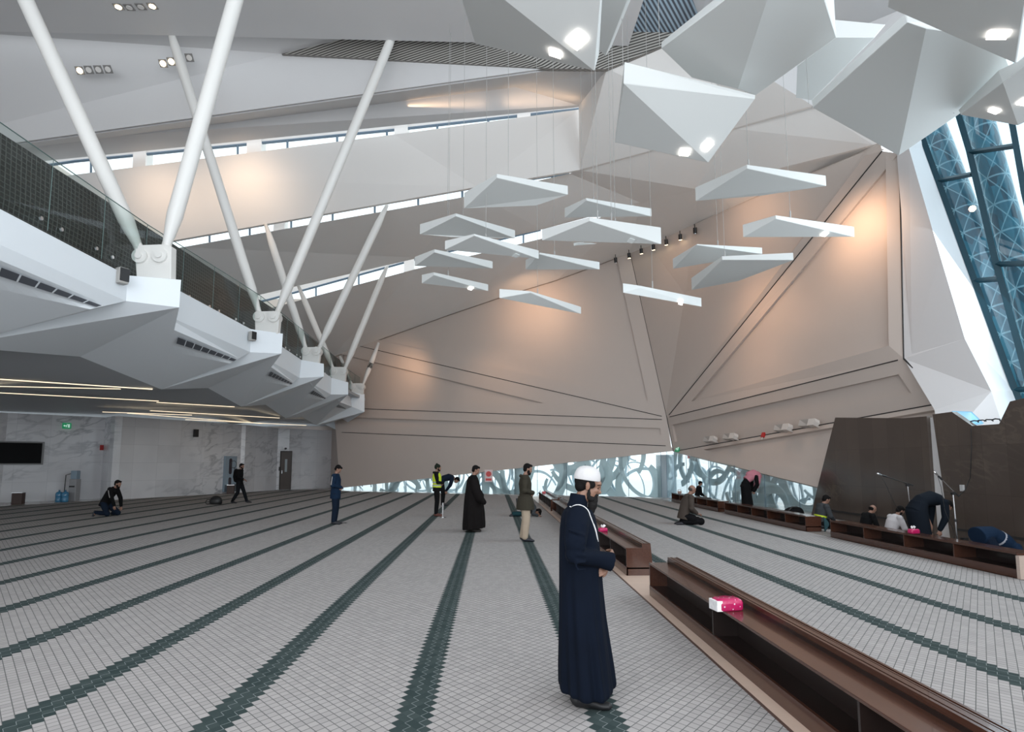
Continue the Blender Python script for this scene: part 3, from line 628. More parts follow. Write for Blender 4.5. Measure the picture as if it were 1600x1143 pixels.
# ================================================================ hanging faceted ceiling panels
def _ceil_bvh():
    vs, fs = [], []
    for o in C.objects:
        if o.type == 'MESH' and o.name.startswith('ceiling'):
            n0 = len(vs); vs += [v.co.copy() for v in o.data.vertices]; fs += [[n0 + i for i in p.vertices] for p in o.data.polygons]
    return BVHTree.FromPolygons(vs, fs)
CB = _ceil_bvh()
M_wire = mat('wire_grey', (0.4, 0.4, 0.39), 0.5)
def wires(t, pts):
    for p in pts:
        h = CB.ray_cast(p + Vector((0, 0, 0.05)), Vector((0, 0, 1)))
        top = h[0] if h[0] else p + Vector((0, 0, 5))
        MB().tube([p, Vector((p.x, p.y, top.z))], 0.011, 5).build('cable', M_wire, t)
        MB().tube([Vector((p.x, p.y, p.z)), Vector((p.x, p.y, p.z + 0.16))], 0.022, 6).build('cable_fitting', M_wire, t)
def lamp_quad(t, c, n, s, u, lit=True):
    v = n.cross(u).normalized(); u = v.cross(n).normalized(); c = c + n * 0.012
    MB().prism([c - u * s - v * s, c + u * s - v * s, c + u * s + v * s, c - u * s + v * s], n * 0.015).build('square_light', M_lamp if lit else M_lampoff, t)
M_lampoff = mat('lamp_off', (0.62, 0.66, 0.66), 0.3, emit=(0.8, 0.85, 0.85), estr=0.12)
def pendant(label, Y, a, c, e, h=None, light=None, cable=None, lsize=0.07):
    """A: rim start, C: rim end, E: far tip, each (x, y_top, y_bottom) in the photo; Y: distance of the rim start; the top is level"""
    at = PY(a[0], a[1], Y); z0 = at.z
    def top(q): return PZ(q[0], q[1], z0)
    def bot(q, tp): r = PY(q[0], q[2], tp.y); return Vector((tp.x, tp.y, r.z))
    tops = [at] + [top(q) for q in (c, e)]; bots = [bot(a, tops[0]), bot(c, tops[1]), bot(e, tops[2])]
    cen = sum(tops, Vector()) / 3
    t = thing('hanging_pendant', label, 'ceiling pendant', (cen.x, cen.y, z0), 0, 'faceted white ceiling panels hung in mid air')
    off = Vector((cen.x, cen.y, z0))
    mb = MB(); A, Cc, E = [p - off for p in tops]; a2, c2, e2 = [p - off for p in bots]
    if h:   # fourth corner behind
        hp = PY(h[0], h[1], tops[2].y + (tops[1].y - tops[2].y) * 0.35) if h[2] is None else PY(h[0], h[1], h[2])
        H2 = hp - off; H = Vector((H2.x, H2.y, 0)); 
        mb.add([A, Cc, H, E, a2, c2, H2, e2], [[0, 1, 2, 3], [4, 7, 5], [5, 7, 6], [0, 4, 5, 1], [1, 5, 6, 2], [2, 6, 7, 3], [3, 7, 4, 0]])
    else:
        mb.add([A, Cc, E, a2, c2, e2], [[0, 1, 2], [5, 4, 3], [0, 3, 4, 1], [1, 4, 5, 2], [2, 5, 3, 0]])
    o = mb.build('panel', M_pend, t); bevel(o, 0.008, 1)
    if light:
        n = (c2 - a2).cross(e2 - a2).normalized()
        if n.z > 0: n = -n
        p = PP(light[0], light[1], a2 + off, n) - off; lamp_quad(t, p, n, lsize, (c2 - a2).normalized(), light[2])
    ctr = (A + Cc + E) / 3
    wires_local = [p for p in (cable or [(0.5, 0.35)])]
    for f, g in wires_local:
        p = A.lerp(Cc, f).lerp(E, g) + off
        hh = CB.ray_cast(p + Vector((0, 0, 0.05)), Vector((0, 0, 1))); tz = hh[0].z if hh[0] else p.z + 5
        q = p - off
        MB().tube([q, q + Vector((0, 0, tz - p.z))], 0.0055, 5).build('cable', M_wire, t)
        MB().tube([q, q + Vector((0, 0, 0.2))], 0.018, 6).build('cable_fitting', M_wire, t)
    return t
pendant('high left floating white panel below the end of the highest window strip', 14.0, (776.5, 271.3, 277.5), (887.5, 290, 304), (725, 301, 325.5), h=(838, 321, None))
pendant('white floating panel in front of the middle band, tip beside the lowest window strip', 16.5, (712.5, 333, 337.5), (805, 359.5, 372), (656, 350, 366), h=(705, 370.5, None))
pendant('long white floating panel with a dim square light at its right end', 14.0, (741, 365, 368), (842, 391, 404.5), (695, 376, 390), light=(806, 398, False))
pendant('small white floating panel directly above the smallest lit one', 17.0, (679, 389, 394), (770, 408, 419.5), (648, 401, 415.5))
pendant('small floating panel with one bright square lamp, lowest of the window side cluster', 17.5, (678, 425, 429.5), (763, 444, 454.5), (659, 429, 442.5), light=(735.5, 449.5, True))
pendant('floating panel with yellowish left flank, lowest over the far folded wall', 15.5, (829, 454.5, 457), (908, 479, 490.5), (780, 451, 465.5))
pendant('mid-size floating panel under the tip of the wide one, no lamp lit', 15.5, (843, 394, 397), (937, 409, 421), (821, 406, 421))
pendant('widest floating panel at the middle of the cluster, hung from two long thin cables', 13.0, (921, 339, 345), (1033, 355, 381.5), (846.5, 358, 375.5), light=(986, 375, False), cable=[(0.15, 0.05), (0.35, 0.05), (0.8, 0.3)])
pendant('thin floating panel seen nearly edge on, just above the widest one', 16.5, (916, 309, 313), (1018, 325.5, 338), (882, 325, 340), cable=[(0.3, 0.3), (0.8, 0.1)])
pendant('large floating panel nearest the end of the folded wall ceiling edge, highest on its side', 12.5, (1167, 257, 263), (1290.5, 274, 290.5), (1086, 293, 314), h=(1188, 306, None), cable=[(0.1, 0.1)])
pendant('floating panel with a warm lit square near its right end, touching the bright wall glow', 13.8, (1212, 336, 341.5), (1334.5, 354, 370), (1160, 351, 370.5), light=(1288, 365, True), cable=[(0.25, 0.1)])
pendant('floating panel with a warm underside hanging behind a grey tilted one', 16.8, (1088.6, 381, 382.5), (1191, 386.5, 396.7), (1051, 404, 420), cable=[(0.4, 0.1)])
pendant('grey floating panel whose rim rises to the right, in front of the diagonal wall seam', 15.6, (1128, 400, 405.8), (1239.6, 394.5, 406), (1080, 434, 453), h=(1153, 439, None), cable=[(0.1, 0.1)])
pendant('lowest floating panel before the wall fold, with a small bright lamp', 15.5, (1000.5, 446, 449.6), (1096, 465.5, 479), (973, 442, 457), light=(1063, 472, True), cable=[(0.3, 0.2)])
pendant('small dark triangular panel mostly hidden behind the widest floating panel', 19.0, (905, 378, 379), (932, 380, 381), (896, 379, 384))

def big_pendant(label, top, bottom, faces, lights=(), cables=(0,)):
    """TOP: rim corners (x, y, z); BOTTOM: under-side corners (x, y, z); FACES index into top+bottom"""
    P = [PZ(*p) for p in top + bottom]; done = set()
    for f in faces[1:3]:                                   # keep the two under faces flat
        ks = [i for i in f if i in done] + [i for i in f if i not in done]
        # three widest-spread corners fix the plane
        base = ks[:2] if len([i for i in f if i in done]) >= 2 else ks[:2]
        third = max(ks[2:], key=lambda i: (P[i] - P[base[0]]).cross(P[base[1]] - P[base[0]]).length)
        n_ = (P[base[1]] - P[base[0]]).cross(P[third] - P[base[0]])
        for i in f:
            if i not in done and i != third and i not in base:
                q = (top + bottom)[i]; P[i] = PP(q[0], q[1], P[base[0]], n_)
        done |= set(f)
    c = sum(P, Vector()) / len(P)
    t = thing('hanging_pendant', label, 'ceiling pendant', c, 0, 'faceted white ceiling panels hung in mid air')
    o = MB().add([p - c for p in P], faces).build('panel', M_pend, t); bevel(o, 0.01, 1)
    for x, y, f, s in lights:
        a, b, d = [P[i] for i in faces[f][:3]]; n = (b - a).cross(d - a).normalized()
        if n.z > 0: n = -n
        p = PP(x, y, a, n) - c
        u = (P[faces[f][0]] - P[faces[f][1]]).normalized(); lamp_quad(t, p, n, s * 0.8, u)
    for i in cables:
        p = P[i] + Vector((0, 0.1, 0)); h = CB.ray_cast(p + Vector((0, 0, .1)), Vector((0, 0, 1))); tz = h[0].z if h[0] else p.z + 5
        MB().tube([p - c, p - c + Vector((0, 0, tz - p.z))], 0.0055, 5).build('cable', M_wire, t)
    return t
# top: 0.. ; bottom after
# central one with two lamps
big_pendant('big faceted panel with two square lamps near its lowest point, pale rim strip on top',
            [(975.5, 96, 8.4), (1181, 148, 8.4), (1020, 226, 8.4)], [(974, 130, 8.05), (1180, 154, 8.3), (1107, 254, 7.55), (960, 222, 7.8)],
            [[0, 1, 2], [3, 5, 4], [3, 6, 5], [0, 3, 4, 1], [1, 4, 5, 2], [0, 2, 6, 3], [2, 5, 6]], [(1105, 227, 1, 0.11), (1070, 237, 2, 0.11)])
# upper left, cut by the frame
big_pendant('large faceted panel with two square lamps, next to the slatted ceiling',
            [(690, -60, 8.2), (941, -60, 8.2), (745, 60, 8.2), (936, 85, 8.2)], [(690, -60, 7.7), (742, 68, 7.9), (929, 110.5, 7.2), (700, -70, 7.5), (944, -60, 7.5)],
            [[0, 1, 3, 2], [7, 5, 6], [7, 6, 8], [2, 5, 7, 0], [2, 3, 6, 5], [3, 1, 8, 6], [0, 7, 8, 1]], [(868, 82, 1, 0.105), (902, 62, 2, 0.13)])
big_pendant('narrow slice of a pale panel behind the large lamp panel, its tip over the slats',
            [(935, -60, 9.4), (1010, -60, 9.4), (955, 74, 9.4)], [(933, 76, 9.1), (946, 88, 8.9), (935, -60, 8.9), (1004, -60, 8.9)],
            [[0, 1, 2], [5, 3, 4, 6], [2, 4, 3], [0, 2, 3, 5], [1, 6, 4, 2], [0, 5, 6, 1]])
# second big one
big_pendant('large pale panel with shadowed rim behind the two lamp panel and without lamps',
            [(1033, 66, 9.3), (1130, -12, 9.3), (1300, -60, 9.3), (1306, 50, 9.3), (1180, 140, 9.3)], [(1033, 75, 8.9), (1145, -10, 8.7), (1218, -60, 8.3), (1153, 139, 8.6), (1080, 121, 8.7), (1180, 149, 8.8), (1307, 58, 8.95), (1270, -60, 8.9)],
            [[0, 1, 2, 3, 4], [5, 6, 7, 8, 9], [7, 12, 11, 10, 8], [0, 5, 6, 1], [0, 4, 9, 5], [4, 8, 9], [4, 10, 8], [4, 3, 11, 10], [3, 2, 12, 11], [1, 6, 7, 12, 2]])
# big right one
big_pendant('widest pale faceted panel beside the leaning window, without lamps',
            [(1268, 157, 8.6), (1415, 20, 8.6), (1580, 40, 8.6), (1582, 118, 8.6), (1420, 232, 8.6)], [(1269.5, 168, 8.25), (1418, 34, 8.1), (1447, 44, 7.7), (1404, 243, 7.9), (1566, 132, 8.2), (1582, 118, 8.3), (1560, 60, 8.2)],
            [[0, 1, 2, 3, 4], [5, 6, 7, 8], [7, 11, 10, 9, 8], [0, 5, 6, 1], [0, 4, 8, 5], [4, 3, 9, 8], [3, 10, 9], [3, 2, 11, 10], [1, 6, 7, 11, 2]])
# top right with lamp
big_pendant('bright faceted panel with one large square lamp, in front of the widest one',
            [(1392, -20, 7.6), (1640, -60, 7.6), (1640, 60, 7.6), (1590, 90, 7.6)], [(1387, 12, 7.3), (1400, -60, 7.1), (1612, -60, 6.9), (1587, 99, 7.1), (1650, 55, 7.2), (1650, -60, 7.2)],
            [[0, 1, 2, 3], [4, 5, 6, 7], [6, 9, 8, 7], [0, 3, 7, 4], [3, 2, 8, 7], [2, 1, 9, 8], [0, 4, 5], [0, 5, 6, 9, 1]], [(1560, 53, 1, 0.13)])
# lower right with lamps
big_pendant('grey faceted panel with two square lamps overlapping the top of the leaning window',
            [(1497, 172, 8.1), (1560, 110, 8.1), (1680, 60, 8.1), (1680, 150, 8.1)], [(1500, 179, 7.85), (1567, 129, 7.55), (1590, 196, 7.4), (1660, 60, 7.6), (1670, 160, 7.6)],
            [[0, 1, 2, 3], [4, 5, 6], [5, 7, 8, 6], [0, 4, 6, 3], [0, 1, 5, 4], [1, 2, 7, 5], [3, 6, 8], [2, 3, 8, 7]], [(1554, 172, 1, 0.085), (1600, 158, 2, 0.085)])
# dark one between
big_pendant('shadowed grey brown panel wedged between the two largest pale ones',
            [(1298, 30, 10.4), (1384, 38, 10.4), (1300, 120, 10.4)], [(1307, 58, 10.0), (1367, 58, 10.0), (1268, 157, 9.8), (1243, 153, 9.9), (1245, 103, 10.0)],
            [[0, 1, 2], [3, 4, 5, 6, 7], [0, 3, 4, 1], [1, 4, 5, 2], [0, 2, 5, 6, 7, 3]])

# ---------------------------------------------------------------- spotlights on the ceiling edge and recessed lamps
def track_light(x, y, Y, lit, n_):
    p = PY(x, y, Y - 0.25); t = thing('track_spotlight', 'small black spotlight on the ceiling edge, ' + n_, 'spotlight', p, 0, 'spotlights along the ceiling edge')
    d = Vector((0.12, 0.3, -0.95)).normalized()
    MB().tube([d * -0.16, d * 0.10], 0.085, 12).build('housing', M_black, t)
    MB().tube([d * 0.10, d * 0.118], 0.07, 12).build('lens', M_lampw if lit else M_chrome, t)
    MB().tube([(0, 0, 0.0), (0, 0.05, 0.35)], 0.02, 6).build('stem', M_black, t)
nm = ['nearest the wall fold, unlit', 'second from the wall fold', 'third from the wall fold', 'fourth, middle of the row', 'fifth from the wall fold', 'sixth from the wall fold', 'last of the row, unlit and apart']
for i, (x, y, Y) in enumerate([(962, 407, 30.2), (983, 400, 29.8), (1002, 393, 29.2), (1021, 387, 28.6), (1041, 379, 28.0), (1063, 371, 27.2), (1086, 361, 26.4)]):
    track_light(x, y, Y, 0 < i < 6, nm[i])
M_ring = mat('lamp_trim', (0.25, 0.24, 0.23), 0.5)
def downlight(x, y, Y, lit, label):
    h = CB.ray_cast(Vector((0, 0, CAMH)), ray(x, y).normalized()); p = h[0]; nrm = h[1]
    if nrm.dot(ray(x, y)) > 0: nrm = -nrm
    t = thing('recessed_downlight', label, 'ceiling light', p, 0, 'recessed lamps in the top ceiling')
    u = nrm.orthogonal().normalized()
    u = (Vector((1, 0, 0)) - nrm * nrm.x).normalized(); v = nrm.cross(u)
    s = 0.125; q = [u * s + v * s, u * -s + v * s, u * -s - v * s, u * s - v * s]
    MB().prism(q, nrm * 0.02).build('frame', M_ring, t)
    MB().tube([nrm * 0.02, nrm * 0.035], 0.09, 16).build('lens', M_lampw if lit else M_band, t)
for i, (x, y, lit) in enumerate([(185, 10, 1), (202, 11, 0), (220, 10, 0), (238, 9, 1)]):
    downlight(x, y, 17, lit, 'square recessed ceiling lamp in the upper row of four, ' + ['lit, first', 'unlit, second', 'unlit, third', 'lit, last'][i])
for i, (x, y, lit) in enumerate([(125, 110, 1), (139, 109, 0), (154, 108.5, 0), (169, 108, 0)]):
    downlight(x, y, 19, lit, 'square recessed ceiling lamp in the lower row of four, ' + ['the lit one', 'unlit, beside the lit one', 'unlit, third in the row', 'unlit, end of the row'][i])
for i, (x, y, lit) in enumerate([(255, 99, 1), (268, 96, 1), (296, 90, 0)]):
    downlight(x, y, 19, lit, 'recessed ceiling lamp beside the top of the second V column, ' + ['lit, farther from its strut', 'lit, touching its strut', 'unlit'][i])
# ================================================================ warm wall washers (the hall's own spotlights)
WARM = (1.0, 0.62, 0.38)
def wash(px, py, plane_o, plane_n, power, dist=2.2, up=2.2, cone=85, side=0.0):
    n = plane_n.normalized(); p = PP(px, py, plane_o, n)
    if n.dot(Vector((0, 0, CAMH)) - p) < 0: n = -n
    loc = p + n * dist + Vector((side, 0, up)); spot('wall_washer', loc, p, power, cone, 1.0, WARM, 0.1)
nf = (D_ - C_).cross(B_ - C_).normalized(); nr = (E_ - D_).cross(B_ - D_).normalized()
wash(840, 500, P1o, P1n, 300, 3.0, 1.0, 130)
wash(630, 590, P1o, P1n, 130, 2.6, 0.8, 130, 1.2)
wash(770, 610, P1o, P1n, 70, 3.0, 2.0, 100)
wash(1180, 360, B_, nf, 130, 2.4, 1.0, 130)
wash(1060, 430, B_, nf, 90, 2.5, 2.0, 100)
wash(1345, 365, B_, nr, 230, 1.5, 0.6, 130)
wash(1195, 510, B_, nr, 170, 2.6, 1.0, 130)
wash(1370, 420, B_, nr, 30, 2.5, 1.4, 100)
wash(1200, 650, A_, n8, 40, 3.0, 2.2, 100)
for (x, y, Y, pw) in ((270, 325, 23.6, 110), (400, 305, 23.6, 130)):
    p = PY(x, y, Y); spot('wall_washer', p + Vector((0, -2.6, -0.6)), p, pw, 130, 1.0, (1, 0.72, 0.5), 0.1)
for x0, x1, pw in ((640, 760, 3), (790, 900, 5)):     # cove light over the end of the top strip
    a, b = PY(x0, 185, 21.6), PY(x1, 171, 21.4); c = (a + b) / 2
    o = area('cove_light', c + Vector((0, -0.3, 0.1)), c + Vector((0, -0.4, 2)), (b - a).length, 0.1, pw, (1, 0.66, 0.4))
# ================================================================ benches
def wood(name, c0, c1, rough=0.22):
    n = NT(name, rough); s = n.sep(n.obj)
    w_ = n.noise(n.comb(n.math('MULTIPLY', s[0], 30.0), n.math('MULTIPLY', s[1], 1.2), n.math('MULTIPLY', s[2], 30.0)), 1.0, 5, 1.5)
    n.color(n.mix(w_, c0, c1)); n.b.inputs['Coat Weight'].default_value = 0.25; return n.m
M_wood = wood('dark_red_wood', (0.036, 0.0125, 0.0075), (0.088, 0.036, 0.022)); M_wood_shade = wood('shaded_wood_inside', (0.010, 0.005, 0.004), (0.018, 0.009, 0.007), 0.4)  # second wood is the same wood darkened, shelf shade put into its colour
M_wood_pale = wood('pale_veneer', (0.42, 0.33, 0.28), (0.52, 0.42, 0.36), 0.4)
def bench(x, y0, y1, n, label, ridge=True, zt=0.42, wd=0.38, group=None, endpanel=False):
    t = thing('low_shelf_bench', label, 'bench', (x, y0, 0.012), 0, group); L = y1 - y0; sh = 0.245 if ridge else wd; th = 0.022; zb = 0.10
    MB().box(0.012, 0.02, 0, wd - .01, L - 0.02, zb).build('plinth', M_wood, t)
    MB().box(0.0, 0, zb, wd, L, zb + th).build('bottom_board', M_wood_shade, t)
    bevel(MB().box(-0.006, 0, zt - th, sh, L, zt).build('top_board', M_wood, t), 0.004)
    MB().box(sh - 0.02, 0.01, zb + th, sh, L - 0.01, zt - th).build('back_board', M_wood_shade, t)
    for i in range(n + 1):
        yy = (L - th) * i / n; last = i in (0, n)
        MB().box(0.0, yy, zb + th if not last else 0, sh - 0.02 if not last else sh, yy + th, zt - th).build('divider' if not last else 'end_panel', M_wood if (last or not ridge) else M_wood_shade, t)
    if ridge:
        mb = MB()
        mb.box(sh, 0, 0, wd, L, zt + 0.055)
        mb.build('ridge', M_wood, t)
        mb = MB()
        for xx, w2, h in ((sh + 0.0, .022, .012), (sh + 0.034, .03, .012), (sh + .072, .012, .008), (sh + .092, .012, .008), (sh + .112, 0.02, .012)): mb.box(xx, 0.0, zt + 0.055, xx + w2, L, zt + 0.055 + h)
        mb.build('grooved_moulding', M_wood, t)
        mb = MB(); mb.box(sh - 0.004, 0, zt, sh, L, zt + 0.03); mb.build('back_strip', M_wood_shade, t)
        MB().prism([(wd, 0, 0), (wd, 0, zt + 0.05), (wd + .035, 0, 0)], (0, L, 0)).build('sloped_back', M_wood, t)
    else:
        MB().box(-0.008, 0, zt, 0.006, L, zt + 0.018).build('front_lip', M_wood, t)
    MB().box(-0.004, 0, 0.0, 0.02, L, zb + .03).build('kick_board', M_wood, t)
    if endpanel:
        MB().box(-0.03, -0.06, 0, 0.40, 0.0, zt - 0.03).build('pale_end_panel', M_wood_pale, t)
    return t
g1 = 'low shelf benches in the line behind the man in navy'; g2 = 'low shelf benches by the brown stone wall'
bench(2.07, 1.2, 7.95, 3, 'long dark wooden shelf bench in the foreground with a pink tissue pack on it', group=g1)
bench(2.07, 9.3, 20.6, 9, 'dark wooden shelf bench passing right behind the man in the navy robe', group=g1)
bench(2.07, 21.2, 26.6, 5, 'farthest dark wooden shelf bench, beyond the man in the olive jacket', group=g1)
bench(7.88, 8.87, 13.85, 4, 'dark wooden shelf bench in front of the brown stone wall with microphone stands behind', False, .37, .40, g2, True)
bench(7.88, 14.95, 20.2, 5, 'middle dark wooden shelf bench in front of the person in the pink headscarf', False, .37, .40, g2)
bench(7.88, 20.8, 26.2, 5, 'farthest dark wooden shelf bench beside the glass corner', False, .37, .40, g2)

# ---------------------------------------------------------------- tissue packs
M_pink = NT('pink_film', 0.25); _n = M_pink
_v = _n.nt.nodes.new('ShaderNodeTexVoronoi'); _n.link(_n.obj, _v.inputs['Vector']); _v.inputs['Scale'].default_value = 22
_n.color(_n.mix(_n.math('LESS_THAN', _v.outputs['Distance'], 0.15), (0.42, 0.012, 0.09), (0.7, 0.5, 0.62))); _n.bump(_n.noise(_n.obj, 25, 3), 0.6, 0.01); M_pink = _n.m
M_white = mat('white_paper', (0.85, 0.84, 0.84), 0.6, bump=0.6, nscale=30)
def remesh(o, vox, smooth_it=4, keep=False):
    md = o.modifiers.new('r', 'REMESH'); md.mode = 'VOXEL'; md.voxel_size = vox; md.use_smooth_shade = True
    if smooth_it:
        s = o.modifiers.new('s', 'SMOOTH'); s.iterations = smooth_it; s.factor = 0.5
    bpy.context.view_layer.update(); dg = bpy.context.evaluated_depsgraph_get(); ev = o.evaluated_get(dg)
    me = bpy.data.meshes.new_from_object(ev); mats = list(o.data.materials); old = o.data; o.modifiers.clear(); o.data = me
    me.materials.clear()
    for m_ in mats: me.materials.append(m_)
    bpy.data.meshes.remove(old)
    me.polygons.foreach_set('use_smooth', [True] * len(me.polygons)); return o
def tissue_pack(loc, rz, label, sx=0.20, sy=0.11, sz=0.075, open_=True, white_end=False):
    t = thing('tissue_pack', label, 'tissues', loc, rz, 'pink tissue packs on the benches')
    mb = MB(); N = 20; rings = []
    for k, (z, s) in enumerate([(0.0, .94), (.12, 1.0), (.6, 1.0), (.85, .93), (1.0, .72)]):
        rings.append([Vector((sx / 2 * s * math.copysign(abs(cos(2 * pi * i / N)) ** .35, cos(2 * pi * i / N)), sy / 2 * s * math.copysign(abs(sin(2 * pi * i / N)) ** .35, sin(2 * pi * i / N)), z * sz + 0.004 * sin(i * 2.1 + k))) for i in range(N)])
    vs = [p for r in rings for p in r]; fs = [[k * N + i, k * N + (i + 1) % N, (k + 1) * N + (i + 1) % N, (k + 1) * N + i] for k in range(4) for i in range(N)] + [list(range(N))[::-1], [4 * N + i for i in range(N)]]
    o = MB().add([Vector((v.x, v.y, max(v.z, 0))) for v in vs], fs).build('pack', M_pink, t, smooth=True)
    if white_end: MB().box(-sx / 2 - .004, -sy / 2 * .96, 0.002, -sx / 2 * .62, sy / 2 * .96, sz * .86).build('white_end', M_white, t)
    if open_:
        mb = MB(); N = 14
        for k in range(3):
            a = k * 2.1; c = Vector((0.012 * cos(a), 0.012 * sin(a), sz)); pts = [c + Vector((.012 * cos(a + .3), .012 * sin(a + .3), 0)), c + Vector((.045 * cos(a), .03 * sin(a), .035)), c + Vector((.02 * cos(a + .9), .02 * sin(a + .9), .06)), c + Vector((-.02 * cos(a), -.02 * sin(a), .03))]
            mb.prism(pts, Vector((.006, .004, .002)))
        mb.build('tissue', M_white, t)
    return t
p = PZ(1136, 952, .43); tissue_pack((p.x, p.y, .432), 0.15, 'closed pink patterned tissue pack lying on the foreground bench', 0.26, .15, .105, False, True)
p = PZ(942, 830, .43); tissue_pack((p.x, p.y, .432), 0.2, 'pink tissue pack with white tissue pulled out, behind the man in navy', .17, .11, .07)
p = PZ(1412, 832, .41); tissue_pack((8.0, p.y, .398), 0.2, 'pink tissue pack with white tissue on the bench in front of the man in white', .2, .12, .085)
t = tag(MB().box(2.12, 25.3, 0.432, 2.26, 25.5, 0.50).build('tissue_box', mat('red_pink', (0.6, 0.08, 0.10), 0.4)), 'tiny red tissue box on the farthest bench beyond the olive jacket', 'tissues'); bevel(t, .01)
mb = MB(); mb.tube([(8.05, 25.6, .384), (8.05, 25.6, .44), (8.05, 25.6, .5)], [.07, .08, .05], 14)
t = thing('small_basket', 'small pale basket on the far end of the farthest bench beside the glass corner', 'basket', (8.05, 25.6, .384))
MB().tube([(0, 0, 0), (0, 0, .06), (0, 0, .11)], [.07, .09, .08], 14).build('bowl', mat('straw', (.42, .3, .26), .8), t); MB().tube([(-.08, 0, .1), (-.05, 0, .18), (.05, 0, .18), (.08, 0, .1)], .01, 6).build('handle', mat('straw_dark', (.3, .2, .17), .8), t)
# dark pads on the right benches
for yy, lab in ((22.6, 'flat dark book lying on the farthest bench by the glass'), (14.98, None)):
    if lab:
        t = tag(bevel(MB().box(7.93, yy - .35, .384, 8.2, yy + .35, .41).build('book', M_black), .005), lab, 'book')
# teal round-backed rolls at the bench ends
for yy, lab in ((20.72, 'dark teal half-round bolster against the near end of the farthest right bench'), (14.86, 'dark teal half-round bolster against the near end of the middle right bench')):
    mb = MB(); pts = [(8.30 + .0, yy, 0.012)] + [(8.29 + .12 * sin(pi * i / 10), yy, .02 + .36 * (i / 10)) for i in range(11)]
    tag(MB().prism(pts, (0, -.03 if yy < 20 else -.05, 0)).build('bolster', mat('dark_teal', (.012, .05, .06), .6)), lab, 'bolster')

# ---------------------------------------------------------------- microphone stands
def mic_stand(base, top, boom_a, boom_b, label):
    t = thing('microphone_stand', label, 'microphone stand', base)
    L = lambda p: p - base
    Tp_ = L(top)
    MB().tube([(0, 0, 0.02), Tp_ * 0.55], 0.016, 10).build('lower_pole', M_chrome, t)
    MB().tube([Tp_ * 0.52, Tp_ * 0.57], 0.024, 10).build('clutch', M_black, t)
    MB().tube([Tp_ * 0.55, Tp_], 0.012, 10).build('upper_pole', M_chrome, t)
    MB().tube([Tp_ - Vector((0, 0.03, 0)), Tp_ + Vector((0, .03, 0))], 0.035, 10).build('swivel_joint', M_black, t)
    a, b = L(boom_a), L(boom_b); MB().tube([b, a], 0.009, 8).build('boom', M_chrome if 'second' in label else M_black, t)
    d = (a - b).normalized(); MB().tube([b - d * .02, b + d * .07], 0.016, 8).build('counterweight', M_black, t)
    MB().tube([a - d * .02, a + d * .02, a + d * .12], [.018, .02, .012], 10).build('microphone_clip', M_black, t)
    MB().tube([a + d * .08, a + d * .17, a + d * .2], [.013, .02, .012], 12).build('microphone', M_chrome, t)
    for k in range(3):
        q = k * 2.094 + .4; f = MB().tube([(0, 0, .10), (.28 * cos(q), .28 * sin(q), 0.012)], 0.010, 8).build('leg', M_chrome, t)
        MB().tube([(.27 * cos(q), .27 * sin(q), .012), (.29 * cos(q), .29 * sin(q), .012)], .014, 8).build('rubber_foot', M_black, f)
    pts = [a + d * .1 + Vector((0, 0, -.02)), a + Vector((-.02, 0, -.15)), a.lerp(Vector((0, 0, .3)), .45) + Vector((-.08, 0, -.1)), a.lerp(Vector((0, 0, .1)), .8), Vector((-.1, .05, .02))]
    MB().tube(pts, 0.005, 5).build('cable', M_black, t, smooth=True)
    return t
b1 = Vector((9.0, 12.62, .012)); Y = 12.62
mic_stand(b1, PY(1418, 757, Y), PY(1384, 744, Y), PY(1425, 757.5, Y), 'microphone stand with a nearly level boom, nearer the man in white')
b2 = Vector((9.0, 11.3, .012)); Y = 11.3; b2.x = PY(1496, 840, Y).x
mic_stand(b2, PY(1489, 770, Y), PY(1471, 748, Y), PY(1497, 774, Y), 'second microphone stand with a steep boom, beside the bowing man in dark blue')
tag(MB().tube([PX(1517, 668, 10.42), PX(1518, 700, 10.42), PX(1516, 745, 10.42), PX(1508, 765, 10.42), PX(1498, 774, 9.6)], .008, 6).build('hanging_cable', M_black, smooth=True), 'black cable hanging down the face of the brown stone wall to the steep microphone stand', 'cable')
tag(bevel(MB().box(10.40, PX(1504, 762, 10.43).y - .05, PX(1504, 762, 10.43).z - .07, 10.445, PX(1504, 762, 10.43).y + .05, PX(1504, 762, 10.43).z + .07).build('wall_socket', mat('socket_grey', (.5, .5, .5), .4)), .006), 'small grey socket plate on the brown stone wall behind the steep microphone stand', 'socket')
# little floor box with cables by the gap
fb_ = Vector((9.5, 11.9, .012)); t = thing('floor_outlet', 'small black outlet box with loose cables on the floor by the bowing man hands', 'outlet', fb_)
MB().box(-.05, -.05, 0, .05, .05, .22).build('box', M_black, t)
MB().tube([(.05, 0, .18), (.12, .02, .25), (.16, 0, .1), (.1, 0, .02), (.0, -.1, .02), (-.15, -.06, .05)], .008, 6).build('cable', M_black, t, smooth=True)

